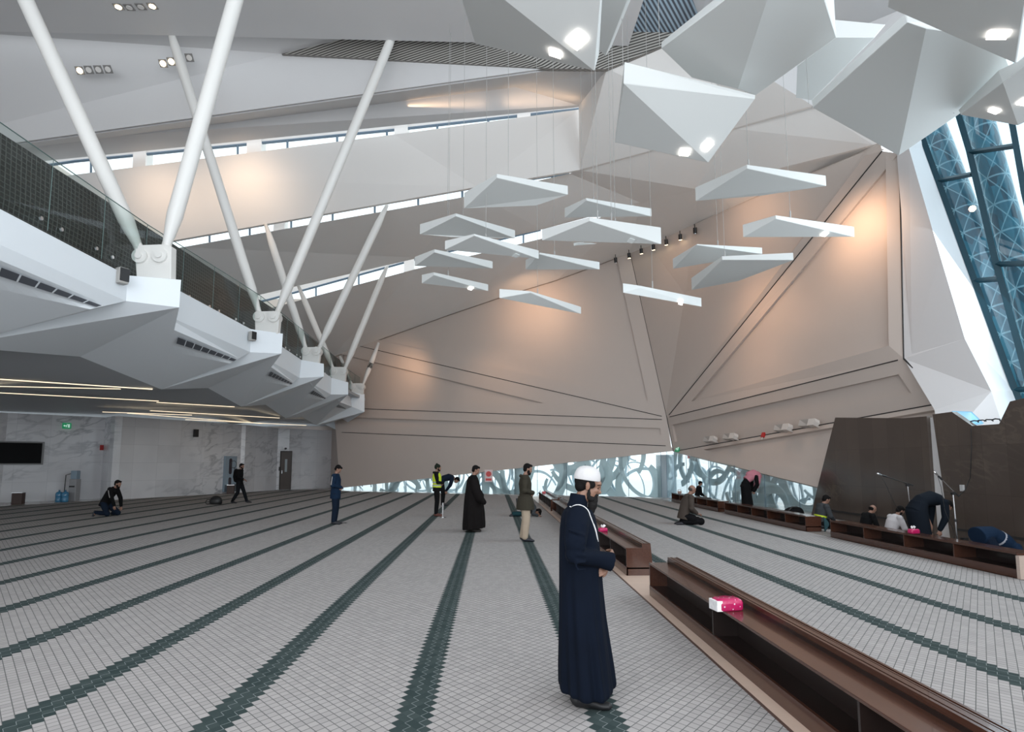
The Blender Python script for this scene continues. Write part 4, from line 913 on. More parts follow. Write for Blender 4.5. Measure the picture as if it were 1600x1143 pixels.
# ---------------------------------------------------------------- wall speakers on the folded wall
M_spk = mat('speaker_beige', (.62, .57, .53), .5); M_spk2 = mat('speaker_grille', (.42, .38, .35), .7)
def wall_speaker(px, py, w_, label):
    p = PP(px, py, A_, n8); n = n8 if n8.dot(Vector((0, 0, CAMH)) - p) > 0 else -n8
    t = thing('wall_speaker', label, 'speaker', p, 0, 'beige speakers on the folded wall')
    u = (n.cross(Vector((0, 0, 1)))).normalized(); u = u if u.x < 0 else -u
    up = n.cross(u); up = up if up.z > 0 else -up; c = n * 0.28; s = w_
    MB().prism([c + u * .0 * s - up * .11 * s - n * .1, c + u * .42 * s - up * .11 * s, c + u * .42 * s + up * .11 * s, c + u * 0 * s + up * .11 * s], n * .2).build('grille', M_spk2, t)
    MB().prism([c - up * .12 * s, c - u * .28 * s - up * .12 * s, c - u * .36 * s + up * .0 * s, c - u * .30 * s + up * .12 * s, c + up * .12 * s], n * .2).build('housing', M_spk, t)
    MB().tube([Vector((0, 0, 0)), c], .035, 8).build('bracket', M_spk, t)
wall_speaker(1122, 691, 1.0, 'smallest beige wall speaker, nearest the wall fold')
wall_speaker(1154, 687, 1.0, 'second beige wall speaker from the wall fold, beside the red alarm box')
wall_speaker(1238, 674, 1.0, 'third beige wall speaker, casting a long shadow between the alarm and the stone wall')
wall_speaker(1279, 667, 1.0, 'beige wall speaker touching the edge of the brown stone wall')
def on_plane(px, py, o_, n, lift): 
    p = PP(px, py, o_, n); k = n if n.dot(Vector((0, 0, CAMH)) - p) > 0 else -n; return p + k * lift
def plate(name, px, py, o_, n, w_, h, m_, label, cat, lift=.03, th=.04, parent=None):
    p = PP(px, py, o_, n); k = (n if n.dot(Vector((0, 0, CAMH)) - p) > 0 else -n).normalized(); u = Vector((0, 0, 1)).cross(k).normalized(); up = k.cross(u)
    q = [u * x + up * z for x, z in ((-w_/2, -h/2), (w_/2, -h/2), (w_/2, h/2), (-w_/2, h/2))]
    t = thing(name, label, cat, p) if label else None
    return t, k, u, up, q, p
RED = mat('alarm_red', (.45, .02, .02), .4); GRN = mat('exit_green', (.01, .16, .07), .5, emit=(.02, .5, .2), estr=.25); GRNW = mat('exit_white', (.6, .8, .7), .5, emit=(.7, 1, .85), estr=.35)
t, k, u, up, q, p = plate('alarm_box', 1194, 680, A_, n8, .16, .2, RED, 'small red alarm box on the folded wall between the beige speakers', 'alarm')
MB().prism([v + k * .01 for v in q], k * .07).build('box', RED, t); MB().tube([up * -.1 + k * .05, up * -.2 + k * .05], .02, 8).build('stem', M_spk, t)
def exit_sign(px, py, o_, n, label, s=1.0):
    t, k, u, up, q, p = plate('exit_sign', px, py, o_, n, .30 * s, .24 * s, GRN, label, 'exit sign')
    MB().prism([v + k * .02 for v in q], k * .05).build('panel', GRN, t)
    mb = MB(); S = s
    def r(x0, z0, x1, z1): mb.prism([u * x * S + up * z * S + k * .072 for x, z in ((x0, z0), (x1, z0), (x1, z1), (x0, z1))], k * .004)
    r(.03, -.07, .10, .07); r(-.11, -.015, -.02, .015); mb.prism([u * x * S + up * z * S + k * .072 for x, z in ((-.12, 0), (-.07, -.05), (-.07, .05))], k * .004)
    r(-.01, .045, .02, .075); mb.prism([u * x * S + up * z * S + k * .072 for x, z in ((-.03, .02), (.02, .035), (0.0, -.02), (-.02, -.07), (-.035, -.06))], k * .004)
    mb.build('pictogram', GRNW, t)
exit_sign(1060, 701.5, A_, n8, 'small green exit sign at the bottom of the wall fold above the glass', 1.2)
# marble side: pictures by hitting the marble wall
def mwall(px, py):
    best = None; d = ray(px, py); e = Vector((0, 0, CAMH))
    for (x0, y0), (x1, y1) in zip(mw, mw[1:]):
        a = Vector((x0, y0, 0)); b = Vector((x1, y1, 0)); n = Vector((-(b - a).y, (b - a).x, 0)).normalized(); q = e + d * ((a - e).dot(n) / d.dot(n)); s = (q - a).dot((b - a).normalized())
        if 0 <= s <= (b - a).length: return q, -n if n.dot(d) > 0 else n, (b - a).normalized()
    return None
p, k, u = mwall(104, 665); exit_sign(104, 665, p, k, 'green exit sign high on the white marble wall right of the television', 1.1)
def wall_thing(name, px, py, label, cat):
    p, k, u = mwall(px, py); t = thing(name, label, cat, p); return t, k, u, Vector((0, 0, 1))
def quad(k, u, x0, z0, x1, z1, l0, th, m_, nm, t): 
    up = Vector((0, 0, 1)); return MB().prism([u * x + up * z + k * l0 for x, z in ((x0, z0), (x1, z0), (x1, z1), (x0, z1))], k * th).build(nm, m_, t)
# television
t, k, u, up = wall_thing('television', 10, 707, 'black wall television in a silver frame on the white marble wall', 'television')
quad(k, u, -1.3, -.52, 1.28, .50, .02, .08, mat('tv_silver', (.2, .2, .2), .35), 'frame', t); quad(k, u, -1.24, -.46, 1.2, .44, .1, .012, mat('tv_black', (.004, .004, .005), .5, spec=.1), 'screen', t)
t, k, u, up = wall_thing('wall_alarm', 158.5, 699, 'tiny red alarm on the marble wall edge right of the television', 'alarm'); quad(k, u, -.07, -.12, .07, .12, .01, .06, RED, 'box', t)
t, k, u, up = wall_thing('wall_loudspeaker', 303.5, 676.5, 'small black speaker high on the white marble wall', 'speaker')
quad(k, u, -.09, -.2, .09, .2, .05, .18, M_black, 'cabinet', t); quad(k, u, -.03, -.05, .03, .05, 0, .06, M_black, 'bracket', t)
t, k, u, up = wall_thing('security_camera', 446, 700.5, 'tiny dark camera above the brown door in the marble wall', 'camera'); MB().tube([k * 0, k * .15], .06, 10).build('dome', M_black, t)
# door
p, k, u = mwall(445, 764); p.z = .012; t = thing('door_1', 'narrow brown wooden door with a glass slot in the white marble wall', 'door', p); t['kind'] = 'structure'
MD = mat('brown_door', (.045, .026, .018), .4, noise=.2, nscale=3)
quad(k, u, -.36, 0, .36, 2.42, .01, .03, mat('door_frame', (.025, .016, .012), .5), 'frame', t); quad(k, u, -.30, .02, .30, 2.34, .04, .03, MD, 'leaf', t)
quad(k, u, -.07, 1.1, .07, 1.9, .07, .01, mat('door_glass', (.35, .4, .42), .1), 'glass_slot', t); quad(k, u, -.25, 1.0, -.22, 1.2, .07, .06, M_chrome, 'handle', t)
t, k, u, up = wall_thing('intercom', 437, 732, 'tiny dark intercom on the marble beside the brown door', 'intercom'); quad(k, u, -.06, -.12, .06, .12, 0, .04, M_black, 'box', t)
# lit niche with drinking fountain
p, k, u = mwall(357, 770); p.z = .012; t = thing('drinking_fountain', 'tall pale blue lit cabinet with two dark slots in the marble wall', 'drinking fountain', p)
MBl = mat('cabinet_steel', (.30, .38, .45), .25, metal=.3); quad(k, u, -.45, .1, .35, 2.05, .01, .14, MBl, 'body', t)
for z0, z1 in ((1.05, 1.92), (.42, .88)):
    mb = MB(); pts = []; r = .1; 
    for i in range(13): q_ = pi * i / 12; pts.append(u * (-.1 + r * cos(q_)) + Vector((0, 0, z1 - r + r * sin(q_))) + k * .151)
    for i in range(13): q_ = pi + pi * i / 12; pts.append(u * (-.1 + r * cos(q_)) + Vector((0, 0, z0 + r + r * sin(q_))) + k * .151)
    MB().prism(pts, k * .01).build('dark_slot', mat('slot_dark', (.03, .02, .03), .2), t)
quad(k, u, -.02, .1, .30, .5, .16, .2, mat('tray_grey', (.08, .09, .1), .4), 'tray', t)
p, k, u = mwall(351, 779); p += k * .4; p.z = .012
def bin_(loc, label):
    t = thing('waste_bin', label, 'bin', loc, 0.3, 'brown bins along the marble wall'); bevel(MB().box(-.18, -.18, 0, .18, .18, .46).build('body', mat('bin_brown', (.05, .025, .02), .5), t), .02)
    MB().box(-.19, -.19, .46, .19, .19, .485).build('lid', M_chrome, t)
bin_(p, 'small brown bin at the foot of the lit cabinet')
p = PZ(28, 787); bin_(p, 'small brown bin under the television')
# water bottles and dispenser
M_bottle = mat('blue_bottle', (.06, .22, .38), .12)
for x_, lab in ((91.5, 'big blue water bottle on the floor, farther from the dispenser'), (101, 'big blue water bottle on the floor next to the dispenser')):
    p = PZ(x_, 783.6); t = thing('water_bottle', lab, 'water bottle', p, 0, 'big blue water bottles by the marble wall')
    MB().tube([(0, 0, 0), (0, 0, .03), (0, 0, .16), (0, 0, .18), (0, 0, .2), (0, 0, .36), (0, 0, .42), (0, 0, .45), (0, 0, .50)], [.125, .135, .135, .125, .135, .135, .10, .035, .03], 20).build('bottle', M_bottle, t, smooth=True)
    MB().tube([(0, 0, .49), (0, 0, .52)], .036, 14).build('cap', mat('cap_grey', (.1, .2, .3), .4), t)
p = PZ(115, 782.3); t = thing('water_dispenser', 'slim pale water dispenser standing against the marble wall', 'water dispenser', p)
bevel(MB().box(-.16, -.16, 0, .16, .16, .98).build('body', mat('dispenser', (.33, .33, .34), .35), t), .02); bevel(MB().box(-.13, -.13, .98, .13, .13, 1.35).build('top_unit', mat('dispenser_blue', (.25, .34, .42), .2), t), .02)
MB().box(-.1, -.22, .62, .1, -.16, .68).build('taps', M_black, t)
MB().tube([(-.45, 0, .1), (-.42, 0, 1.15), (-.1, 0, 1.25)], .02, 6).build('hose', M_black, t)
# exit of carpet: backpack, phone, stanchion
p = PZ(337, 788); t = thing('backpack', 'black backpack lying on the carpet near the walking man', 'backpack', (p.x, p.y, .014))
mb = MB()
for i in range(5):
    pass
N = 16; rings = []
for z, s in ((0, .9), (.06, 1.05), (.16, 1.05), (.26, .85), (.33, .5), (.35, .15)): rings.append([Vector((.24 * s * cos(2 * pi * i / N), .18 * s * sin(2 * pi * i / N), z)) for i in range(N)])
vs_ = [v for r in rings for v in r]; fs_ = [[a * N + i, a * N + (i + 1) % N, (a + 1) * N + (i + 1) % N, (a + 1) * N + i] for a in range(5) for i in range(N)] + [list(range(N))[::-1], [5 * N + i for i in range(N)]]
MB().add(vs_, fs_).build('body', M_black, t, smooth=True); MB().tube([(-.2, 0, .2), (-.34, 0, .2), (-.42, 0, .08), (-.36, -.02, .015), (-.2, -.05, .02)], .018, 8).build('strap', M_black, t, smooth=True)
p = PZ(538, 817.3); tag(bevel(MB().box(-.11, -.035, .0, .07, .045, .012).build('phone', M_black), .003), 'small flat black phone on the carpet in front of the man in the blue jacket', 'phone').location = (p.x, p.y, .013)
p = PZ(692, 809); t = thing('floor_post', 'short steel post with a round foot standing on the carpet', 'post', (p.x, p.y, .013))
MB().tube([(0, 0, 0), (0, 0, .015)], .11, 20).build('foot', M_chrome, t); MB().tube([(0, 0, .015), (0, 0, .46)], .03, 14).build('pole', M_chrome, t)
# red poster on the post behind the glass
q = Vector((1.55, 33.3, 0)); p = PY(763.5, 743, 32.9); t = thing('poster', 'small glowing red and white poster on the grey post behind the glass', 'poster', (1.55 + (p.x - 1.55), 32.95, p.z))
MB().box(-.22, -.02, -.33, .22, 0, .33).build('board', mat('poster_white', (.7, .55, .55), .5), t)
mb = MB(); mb.tube([(0, -.025, .1), (0, -.03, .1)], .15, 20); mb.build('red_disc', mat('poster_red', (.6, .06, .06), .5), t)
MB().box(-.16, -.03, -.26, .16, -.02, -.14).build('red_band', bpy.data.materials['poster_red'], t)
p = PY(1077, 712, 29.4); t = tag(MB().box(-.09, -.03, -.12, .09, .03, .12).build('alarm_box', RED), 'small red alarm box on the pale post at the glass corner', 'alarm'); t.location = p
p = PY(1077, 736, 29.4); t = tag(MB().box(-.09, -.03, -.14, .09, .03, .14).build('notice', mat('notice', (.55, .5, .55), .5)), 'small notice on the pale post at the glass corner', 'sign'); t.location = p
# balcony speakers
def bal_speaker(px, py, Y, s, label):
    p = PY(px, py, Y); t = thing('balcony_speaker', label, 'speaker', p, -0.5, 'grey speakers on the balcony edge')
    bevel(MB().box(-.10 * s, -.10 * s, -.17 * s, .08 * s, .10 * s, .17 * s).build('cabinet', mat('speaker_grey', (.42, .41, .39), .5), t), .02); MB().box(.075 * s, -.09 * s, -.12 * s, .10 * s, .09 * s, .15 * s).build('front_grille', M_black, t)
    MB().box(-.14 * s, -.02, -.16 * s, -.10 * s, .02, .18 * s).build('bracket', M_black, t)
bal_speaker(191, 431, 11.75, .95, 'grey speaker on the balcony edge beside the nearest V column')
bal_speaker(394.5, 525, 17.8, .85, 'grey speaker on the balcony edge beside the second V column')
# ================================================================ people
SKIN = (0.26, 0.14, 0.098); SKIN_D = (0.22, 0.115, 0.08)
def skinm(c): return mat('skin', c, 0.55, noise=0.08, nscale=20)
MSK = skinm(SKIN); MSKD = skinm(SKIN_D); MSKF = skinm((0.21, 0.112, 0.075))
M_hair = mat('black_hair', (0.005, 0.004, 0.004), 0.8, bump=0.25, nscale=90, spec=0.15)
M_beard = mat('dark_beard', (0.010, 0.008, 0.008), 0.9, noise=0.4, nscale=60, bump=0.3, spec=0.15)
def cloth(name, c, noise=0.12, sc=6): return mat(name, tuple(x * .75 for x in c) if max(c) < .1 else c, 0.9, noise=noise, nscale=sc, bump=0.25, spec=0.12)
def rotp(v, c, pitch):
    """rotate about the lateral axis through C by PITCH degrees (nose down positive)"""
    a = radians(pitch); d = Vector(v) - c; return c + Vector((d.x * cos(a) + d.z * sin(a), d.y, -d.x * sin(a) + d.z * cos(a)))
def ell(mb, c, r, pitch=0.0, seg=14, rings=9, piv=None):
    c = Vector(c); vs = []; fs = []
    for i in range(rings + 1):
        th = pi * i / rings
        for k in range(seg):
            q = 2 * pi * k / seg; v = Vector((r[0] * sin(th) * cos(q), r[1] * sin(th) * sin(q), r[2] * cos(th)))
            vs.append(rotp(c + v, piv if piv is not None else c, pitch))
    for i in range(rings):
        for k in range(seg): fs.append([i * seg + k, (i + 1) * seg + k, (i + 1) * seg + (k + 1) % seg, i * seg + (k + 1) % seg])
    mb.add(vs, fs); return mb
def etube(mb, path, rad, lat=(0, 1, 0), seg=20):
    """tube with elliptical section: RAD = (lateral, depth) per point"""
    path = [Vector(p) for p in path]; n = len(path); L = Vector(lat); vs = []
    for i, p in enumerate(path):
        t = (path[min(i + 1, n - 1)] - path[max(i - 1, 0)]).normalized(); u = (L - t * L.dot(t)).normalized(); w_ = t.cross(u)
        for k in range(seg):
            q = 2 * pi * k / seg; vs.append(p + u * cos(q) * rad[i][0] + w_ * sin(q) * rad[i][1])
    fs = [[i * seg + k, i * seg + (k + 1) % seg, (i + 1) * seg + (k + 1) % seg, (i + 1) * seg + k] for i in range(n - 1) for k in range(seg)]
    fs += [list(range(seg))[::-1], [(n - 1) * seg + k for k in range(seg)]]; return mb.add(vs, fs)
def limb(mb, pts, rad):
    pts = [Vector(p) for p in pts]; mb.tube(pts, rad, 12)
    for p, r in zip(pts, rad): ell(mb, p, (r, r, r), seg=12, rings=8)
def hand(mb, wr, d, pn, side, curl=25, s=1.0):
    """D: finger direction, PN: palm normal, SIDE: +1/-1 thumb side"""
    d = Vector(d).normalized(); pn = Vector(pn); pn = (pn - d * pn.dot(d)).normalized(); sd = d.cross(pn) * side
    wr = Vector(wr)
    etube(mb, [wr, wr + d * .03 * s, wr + d * .065 * s, wr + d * .09 * s], [(.024 * s, .018 * s), (.034 * s, .017 * s), (.04 * s, .015 * s), (.039 * s, .012 * s)], lat=sd)
    for k, (o, L) in enumerate(((.030, .070), (.0105, .080), (-.0105, .074), (-.030, .057))):
        p = wr + d * .085 * s + sd * o * s; a = 0; pts = [p - d * .02]
        pts.append(p)
        for j, f in enumerate((.42, .32, .26)):
            a += radians(curl * (1 + .15 * k)); p = p + (d * cos(a) + pn * sin(a)) * L * f * s; pts.append(p)
        limb(mb, pts, [r * s for r in (.0095, .0095, .009, .0082, .0072)])
    b = wr + d * .03 * s + sd * .03 * s; q = b + (d * .6 + sd * .55 + pn * .35) * .035 * s; r = q + (d * .9 + sd * .1 + pn * .4) * .032 * s
    limb(mb, [wr + d * .012, b, q, r], [.015 * s, .0135 * s, .011 * s, .009 * s])
def head(mb, H, pitch, s=1.0):
    e = lambda c, r: ell(mb, H + Vector(c) * s, tuple(x * s for x in r), pitch, 16, 12, piv=H)
    e((-.012, 0, .03), (.095, .074, .088)); e((.022, 0, -.035), (.066, .056, .078)); e((.048, 0, -.083), (.030, .032, .026))
    e((.070, 0, .025), (.024, .05, .028)); e((.083, 0, -.012), (.014, .010, .03)); e((.094, 0, -.03), (.015, .0135, .013))
    e((.082, 0, -.056), (.012, .020, .006)); e((.080, 0, -.066), (.012, .018, .007)); e((.055, .03, -.025), (.028, .022, .022)); e((.055, -.03, -.025), (.028, .022, .022))
    for y in (-1, 1):
        e((-.004, .073 * y, -.012), (.017, .010, .030)); e((-.012, .080 * y, .0), (.013, .007, .022))
        e((.062, .030 * y, .002), (.014, .013, .009))
def body_mesh(mb, J, pitch, hands):
    s = 1.0
    etube(mb, [J['P'] - (J['W'] - J['P']) * .6, J['P'], J['W'], J['C'], J['C'].lerp(J['N'], .6), J['N']], [(.11, .08), (.145, .10), (.125, .09), (.15, .105), (.14, .08), (.06, .055)])
    limb(mb, [J['N'] - (J['N'] - J['C']) * .1, J['N'].lerp(J['H'], .35) , J['H'].lerp(J['N'], .3)], [.06, .052, .052]); head(mb, J['H'], pitch)
    for k in ('L', 'R'):
        limb(mb, [J['N'].lerp(J['C'], .25), J['s' + k], J['e' + k], J['w' + k]], [.05, .048, .036, .025])
        limb(mb, [J['h' + k], J['k' + k], J['a' + k]], [.078, .052, .034])
        f = J['a' + k]; t = J['t' + k]; etube(mb, [f + (f - t) * .2 + Vector((0, 0, -.02)), f + Vector((0, 0, -.02)), t], [(.03, .03), (.036, .03), (.038, .016)])
        d, pn = hands[k]; hand(mb, J['w' + k], d, pn, 1 if k == 'L' else -1)
def joints(**k):
    """mirror missing right side from the left"""
    J = {a: Vector(b) for a, b in k.items()}
    for a in ('s', 'e', 'w', 'h', 'k', 'a', 't'):
        if a + 'R' not in J: v = J[a + 'L']; J[a + 'R'] = Vector((v.x, -v.y, v.z))
    return J
def stand(bow=8, hx=0.0):
    return joints(P=(0, 0, .93), W=(.005, 0, 1.08), C=(-.005, 0, 1.28), N=(-.015 + hx * .3, 0, 1.455), H=(.03 + hx, 0, 1.595), sL=(-.015, .185, 1.40), eL=(-.03, .245, 1.13), wL=(.17, .05, 1.04),
                  hL=(0, .09, .90), kL=(.015, .10, .49), aL=(-.02, .10, .085), tL=(.15, .115, .03), wR=(.18, -.06, 1.07), eR=(-.03, -.245, 1.13), hR=(0, -.09, .90), kR=(.015, -.10, .49), aR=(-.02, -.10, .085), tR=(.15, -.115, .03), sR=(-.015, -.185, 1.40))
FOLD = {'L': ((-.1, -.9, -.1), (-1, 0, 0)), 'R': ((-.05, .95, -.1), (-1, 0, -.1))}
DOWN = {'L': ((.1, 0, -1), (0, -1, 0)), 'R': ((.1, 0, -1), (0, 1, 0))}
FWD = {'L': ((1, -.15, -.15), (0, 0, -1)), 'R': ((1, .15, -.15), (0, 0, -1))}
def person(label, loc, J, pitch, top, legs, shoe=(.02, .02, .025), hands=FOLD, scale=1.0, rz=0.0, vox=.0095, skin=None, hair=True, beard=0, e=.026, hem=.55, cap=None, hood=None, extra=None, legw=(.105, .078, .062), barefoot=False, sleeve=.0, coat_hem=None, group=None):
    t = thing('person', label, 'person', (loc.x, loc.y, loc.z), rz, group); H = J['H']; piv = H
    mb = MB(); body_mesh(mb, J, pitch, hands); b = mb.build('body', skin or MSK, t); remesh(b, vox, 2)
    mb = MB(); low = J['P'] - (J['W'] - J['P']).normalized() * (.10 if hem is None else hem * .2)
    torso = [low, J['P'], J['W'], J['C'], J['C'].lerp(J['N'], .62), J['N'], J['N'] + (J['N'] - J['C']).normalized() * .02]
    etube(mb, torso, [(.155 + e * 1.3, .115 + e), (.15 + e * 1.2, .112 + e), (.135 + e, .098 + e), (.155 + e, .112 + e), (.150 + e, .085 + e), (.085 + e * .4, .068 + e * .4), (.062, .060)])
    for k in ('L', 'R'):
        w_ = J['w' + k]; el_ = J['e' + k]; cuff = w_ + (el_ - w_).normalized() * .02
        limb(mb, [J['N'].lerp(J['C'], .28), J['s' + k], J['s' + k].lerp(el_, .5) + Vector((0, 0, 0)), el_, cuff], [.062 + e * .4, .062 + e * .5, .055 + e * .5, .047 + e * .55 + sleeve * .3, .034 + e * .4 + sleeve])
    c = mb.build('jacket', top, t); remesh(c, vox, 5)
    if legs:
        mb = MB(); etube(mb, [J['P'] - (J['W'] - J['P']) * .5, J['P'], J['P'].lerp(J['W'], .5)], [(.13, .10), (.165, .125), (.15, .112)])
        for k in ('L', 'R'):
            limb(mb, [J['h' + k], J['h' + k].lerp(J['k' + k], .5), J['k' + k], J['k' + k].lerp(J['a' + k], .55), J['a' + k] + (J['k' + k] - J['a' + k]).normalized() * .02], [legw[0], (legw[0] + legw[1]) / 2, legw[1], (legw[1] + legw[2]) / 2, legw[2]])
        remesh(mb.build('trousers', legs, t), vox, 5)
    if shoe:
        ms = mat('shoe', shoe, .6)
        for k in ('L', 'R'):
            f = J['a' + k]; q = J['t' + k]; d = (q - f); d.normalize(); mb = MB(); up = Vector((0, 0, 1)) if abs(d.z) < .8 else Vector((1, 0, 0))
            etube(mb, [f - d * .065 - up * .035, f - d * .04 - up * .03, f + d * .02 - up * .028, q - d * .04 - up * .004, q + d * .02, q + d * .05], [(.02, .02), (.038, .045), (.042, .05), (.046, .033), (.042, .025), (.015, .012)])
            remesh(mb.build('shoe', ms, t), .009, 3)
    if hair:
        mb = MB(); ell(mb, H + Vector((-.026, 0, .042)), (.094, .082, .092), pitch, 18, 12, piv); ell(mb, H + Vector((-.055, 0, -.01)), (.055, .072, .065), pitch, 18, 12, piv)
        ell(mb, H + Vector((.045, 0, .092)), (.045, .055, .030), pitch, 14, 10, piv)
        remesh(mb.build('hair', M_hair, t), .008, 2)
    if beard:
        mb = MB(); ell(mb, H + Vector((.052, 0, -.088)), (.042, .048, .040 * beard), pitch, 14, 10, piv)
        for y in (-1, 1): ell(mb, H + Vector((.025, .050 * y, -.055)), (.032, .018, .045), pitch, 12, 8, piv); ell(mb, H + Vector((.004, .062 * y, -.02)), (.014, .014, .035), pitch, 10, 8, piv)
        ell(mb, H + Vector((.088, 0, -.048)), (.010, .026, .006), pitch, 12, 8, piv)
        remesh(mb.build('beard', M_beard, t), .006, 2)
    if hood:
        mb = MB(); N = J['N']; limb(mb, [N + Vector((-.05, -.10, -.02)), N + Vector((-.085, -.05, -.01)), N + Vector((-.095, 0, -.01)), N + Vector((-.085, .05, -.01)), N + Vector((-.05, .10, -.02)), N + Vector((.05, .06, -.03))], [.028, .038, .042, .038, .028, .02])
        limb(mb, [N + Vector((-.05, -.10, -.02)), N + Vector((.05, -.06, -.03))], [.035, .025]); remesh(mb.build('hood', hood, t), .01, 4)
    if extra: extra(t, J, H)
    t.scale = (scale,) * 3
    return t
CZ = 0.012
def floor_at(px, py): p = PZ(px, py, CZ); return p
def at_x(px, X): Y = PX(px, 760, X).y; return Vector((X, Y, CZ))

# --- the man in navy and white cap, in front ---------------------------------------------------
def front_man():
    loc = Vector((0.69, 4.50, CZ)); t = thing('person', 'bearded man in a long navy robe and white cap standing in profile in the foreground', 'person', loc, radians(-7))
    H = Vector((.035, 0, 1.565)); pitch = 16
    J = joints(P=(-.03, 0, .93), W=(-.03, 0, 1.06), C=(-.045, 0, 1.24), N=(-.05, 0, 1.40), H=H, sL=(-.06, .16, 1.315), eL=(-.06, .25, 1.06), wL=(.155, .02, .972), sR=(-.06, -.16, 1.315), eR=(-.075, -.25, 1.09), wR=(.185, -.07, 1.045),
               hL=(-.02, .09, .9), kL=(-.02, .10, .48), aL=(-.02, .11, .08), tL=(.12, .12, .03), hR=(-.02, -.09, .9), kR=(-.02, -.10, .48), aR=(-.035, -.10, .08), tR=(.12, -.11, .03))
    mb = MB(); body_mesh(mb, J, pitch, {'L': ((-.22, -.95, -.12), (-.9, .2, -.3)), 'R': ((.25, .9, .12), (-1, .2, -.2))}); remesh(mb.build('body', MSKF, t), .0055, 2)
    # robe
    rings = [(1.415, -.052, .060, .064), (1.40, -.05, .078, .10), (1.375, -.048, .108, .165), (1.33, -.045, .128, .20), (1.24, -.042, .142, .205), (1.12, -.04, .150, .195), (.98, -.037, .155, .195), (.80, -.033, .160, .205), (.60, -.026, .168, .222), (.42, -.016, .180, .240), (.25, -.006, .192, .255), (.125, .002, .198, .262), (.098, .002, .190, .252)]
    NS = 96; vs = []; fs = []
    for z, cx, a, b in rings:
        k = max(0, min(1, (1.25 - z) / 1.1))
        for i in range(NS):
            q = 2 * pi * i / NS; f = 1 + k * (.05 * sin(7 * q + 1.2) + .045 * sin(11 * q + 2.5 * z) + .028 * sin(17 * q + 1)); vs.append((cx + a * cos(q) * f, b * sin(q) * f, z + .012 * k * sin(q * 2 + .6)))
    for r in range(len(rings) - 1):
        for i in range(NS): fs.append([r * NS + i, (r + 1) * NS + i, (r + 1) * NS + (i + 1) % NS, r * NS + (i + 1) % NS])
    fs += [list(range(NS)), [(len(rings) - 1) * NS + i for i in range(NS)][::-1]]
    mb = MB().add(vs, fs)
    limb(mb, [(-.05, -.13, 1.335), (-.06, -.20, 1.27), (-.072, -.245, 1.17), (-.075, -.245, 1.09), (.0, -.20, 1.065)], [.09, .086, .080, .073, .062])
    etube(mb, [(-.075, -.245, 1.09), (.0, -.20, 1.065), (.09, -.14, 1.045), (.175, -.09, 1.02), (.195, -.08, 1.015)], [(.062, .066), (.058, .062), (.050, .058), (.050, .068), (.050, .070)], lat=(.5, -.85, 0))
    limb(mb, [(-.05, .13, 1.335), (-.06, .20, 1.27), (-.065, .25, 1.10), (-.05, .25, 1.03), (.06, .14, .985), (.12, .06, .985)], [.085, .082, .075, .070, .060, .058])
    # soft creases of the sleeve
    for i in range(6):
        z = 1.27 - i * .045; mb.tube([(-.13 + .01 * i, -.285 - .004 * i, z), (-.06, -.315, z - .02 - .006 * i), (.0, -.28, z - .05)], [.006, .013, .006], 8)
    MN = cloth('navy_robe', (0.0032, 0.0066, 0.0155), .4, 3)
    robe = remesh(mb.build('robe', MN, t), .008, 5)
    bv = BVHTree.FromPolygons([v.co.copy() for v in robe.data.vertices], [list(p.vertices) for p in robe.data.polygons])
    def proj(ctrl, off=.003):
        out = []; c_ = [Vector(p) for p in ctrl]
        for a, b in zip(c_, c_[1:]):
            for i in range(6): h = bv.find_nearest(a.lerp(b, i / 6)); out.append(h[0] + h[1] * off)
        return out
    pts = proj([(-.12, -.02, 1.43), (-.115, -.055, 1.42), (-.085, -.10, 1.405), (-.04, -.125, 1.385), (.0, -.13, 1.345), (.035, -.125, 1.30), (.062, -.115, 1.25), (.085, -.10, 1.20), (.10, -.085, 1.165)])
    MW = mat('white_piping', (.72, .72, .72), .7)
    MB().tube(pts, .0042, 6).build('piping', MW, t, smooth=True)
    pts2 = proj([(.03, -.11, 1.285), (.055, -.098, 1.24), (.075, -.085, 1.19), (.09, -.07, 1.15)])
    MB().tube(pts2, .003, 6).build('piping', MW, t, smooth=True)
    # stand-up collar
    mb = MB(); etube(mb, [(-.055, 0, 1.39), (-.045, 0, 1.43), (-.036, 0, 1.497)], [(.088, .080), (.075, .071), (.068, .066)]); remesh(mb.build('collar', MN, t), .007, 2)
    # hair
    mb = MB(); E = lambda c, r: ell(mb, H + Vector(c), r, pitch, 20, 14, H)
    E((-.022, 0, .02), (.092, .079, .075)); E((-.05, 0, -.02), (.05, .068, .052)); E((.02, -.070, .01), (.028, .010, .030)); E((.02, .070, .01), (.028, .010, .030))
    remesh(mb.build('hair', M_hair, t), .0055, 2)
    # long beard
    mb = MB()
    E = lambda c, r: ell(mb, H + Vector(c), r, pitch, 20, 14, H)
    for y in (-1, 1):
        E((.010, .058 * y, -.025), (.009, .010, .036)); E((.016, .052 * y, -.062), (.015, .012, .026)); E((.038, .040 * y, -.090), (.030, .016, .020)); E((.082, .018 * y, -.053), (.013, .020, .007)); E((.072, .032 * y, -.062), (.012, .010, .018))
    E((.062, 0, -.100), (.038, .040, .032)); E((.080, 0, -.078), (.014, .028, .016)); E((.068, 0, -.135), (.036, .040, .045)); E((.070, 0, -.17), (.028, .030, .040)); E((.073, 0, -.195), (.016, .018, .028))
    remesh(mb.build('beard', mat('grey_black_beard', (.013, .012, .012), .95, noise=.5, nscale=50, bump=.35, spec=.12), t), .005, 5)
    # brows and lowered lids
    mb = MB()
    for y in (-1, 1):
        pts = [rotp(H + Vector(p), H, pitch) for p in ((.088, .012 * y, .020), (.086, .028 * y, .026), (.074, .045 * y, .022), (.062, .052 * y, .016))]; mb.tube(pts, [.003, .005, .0045, .002], 8)
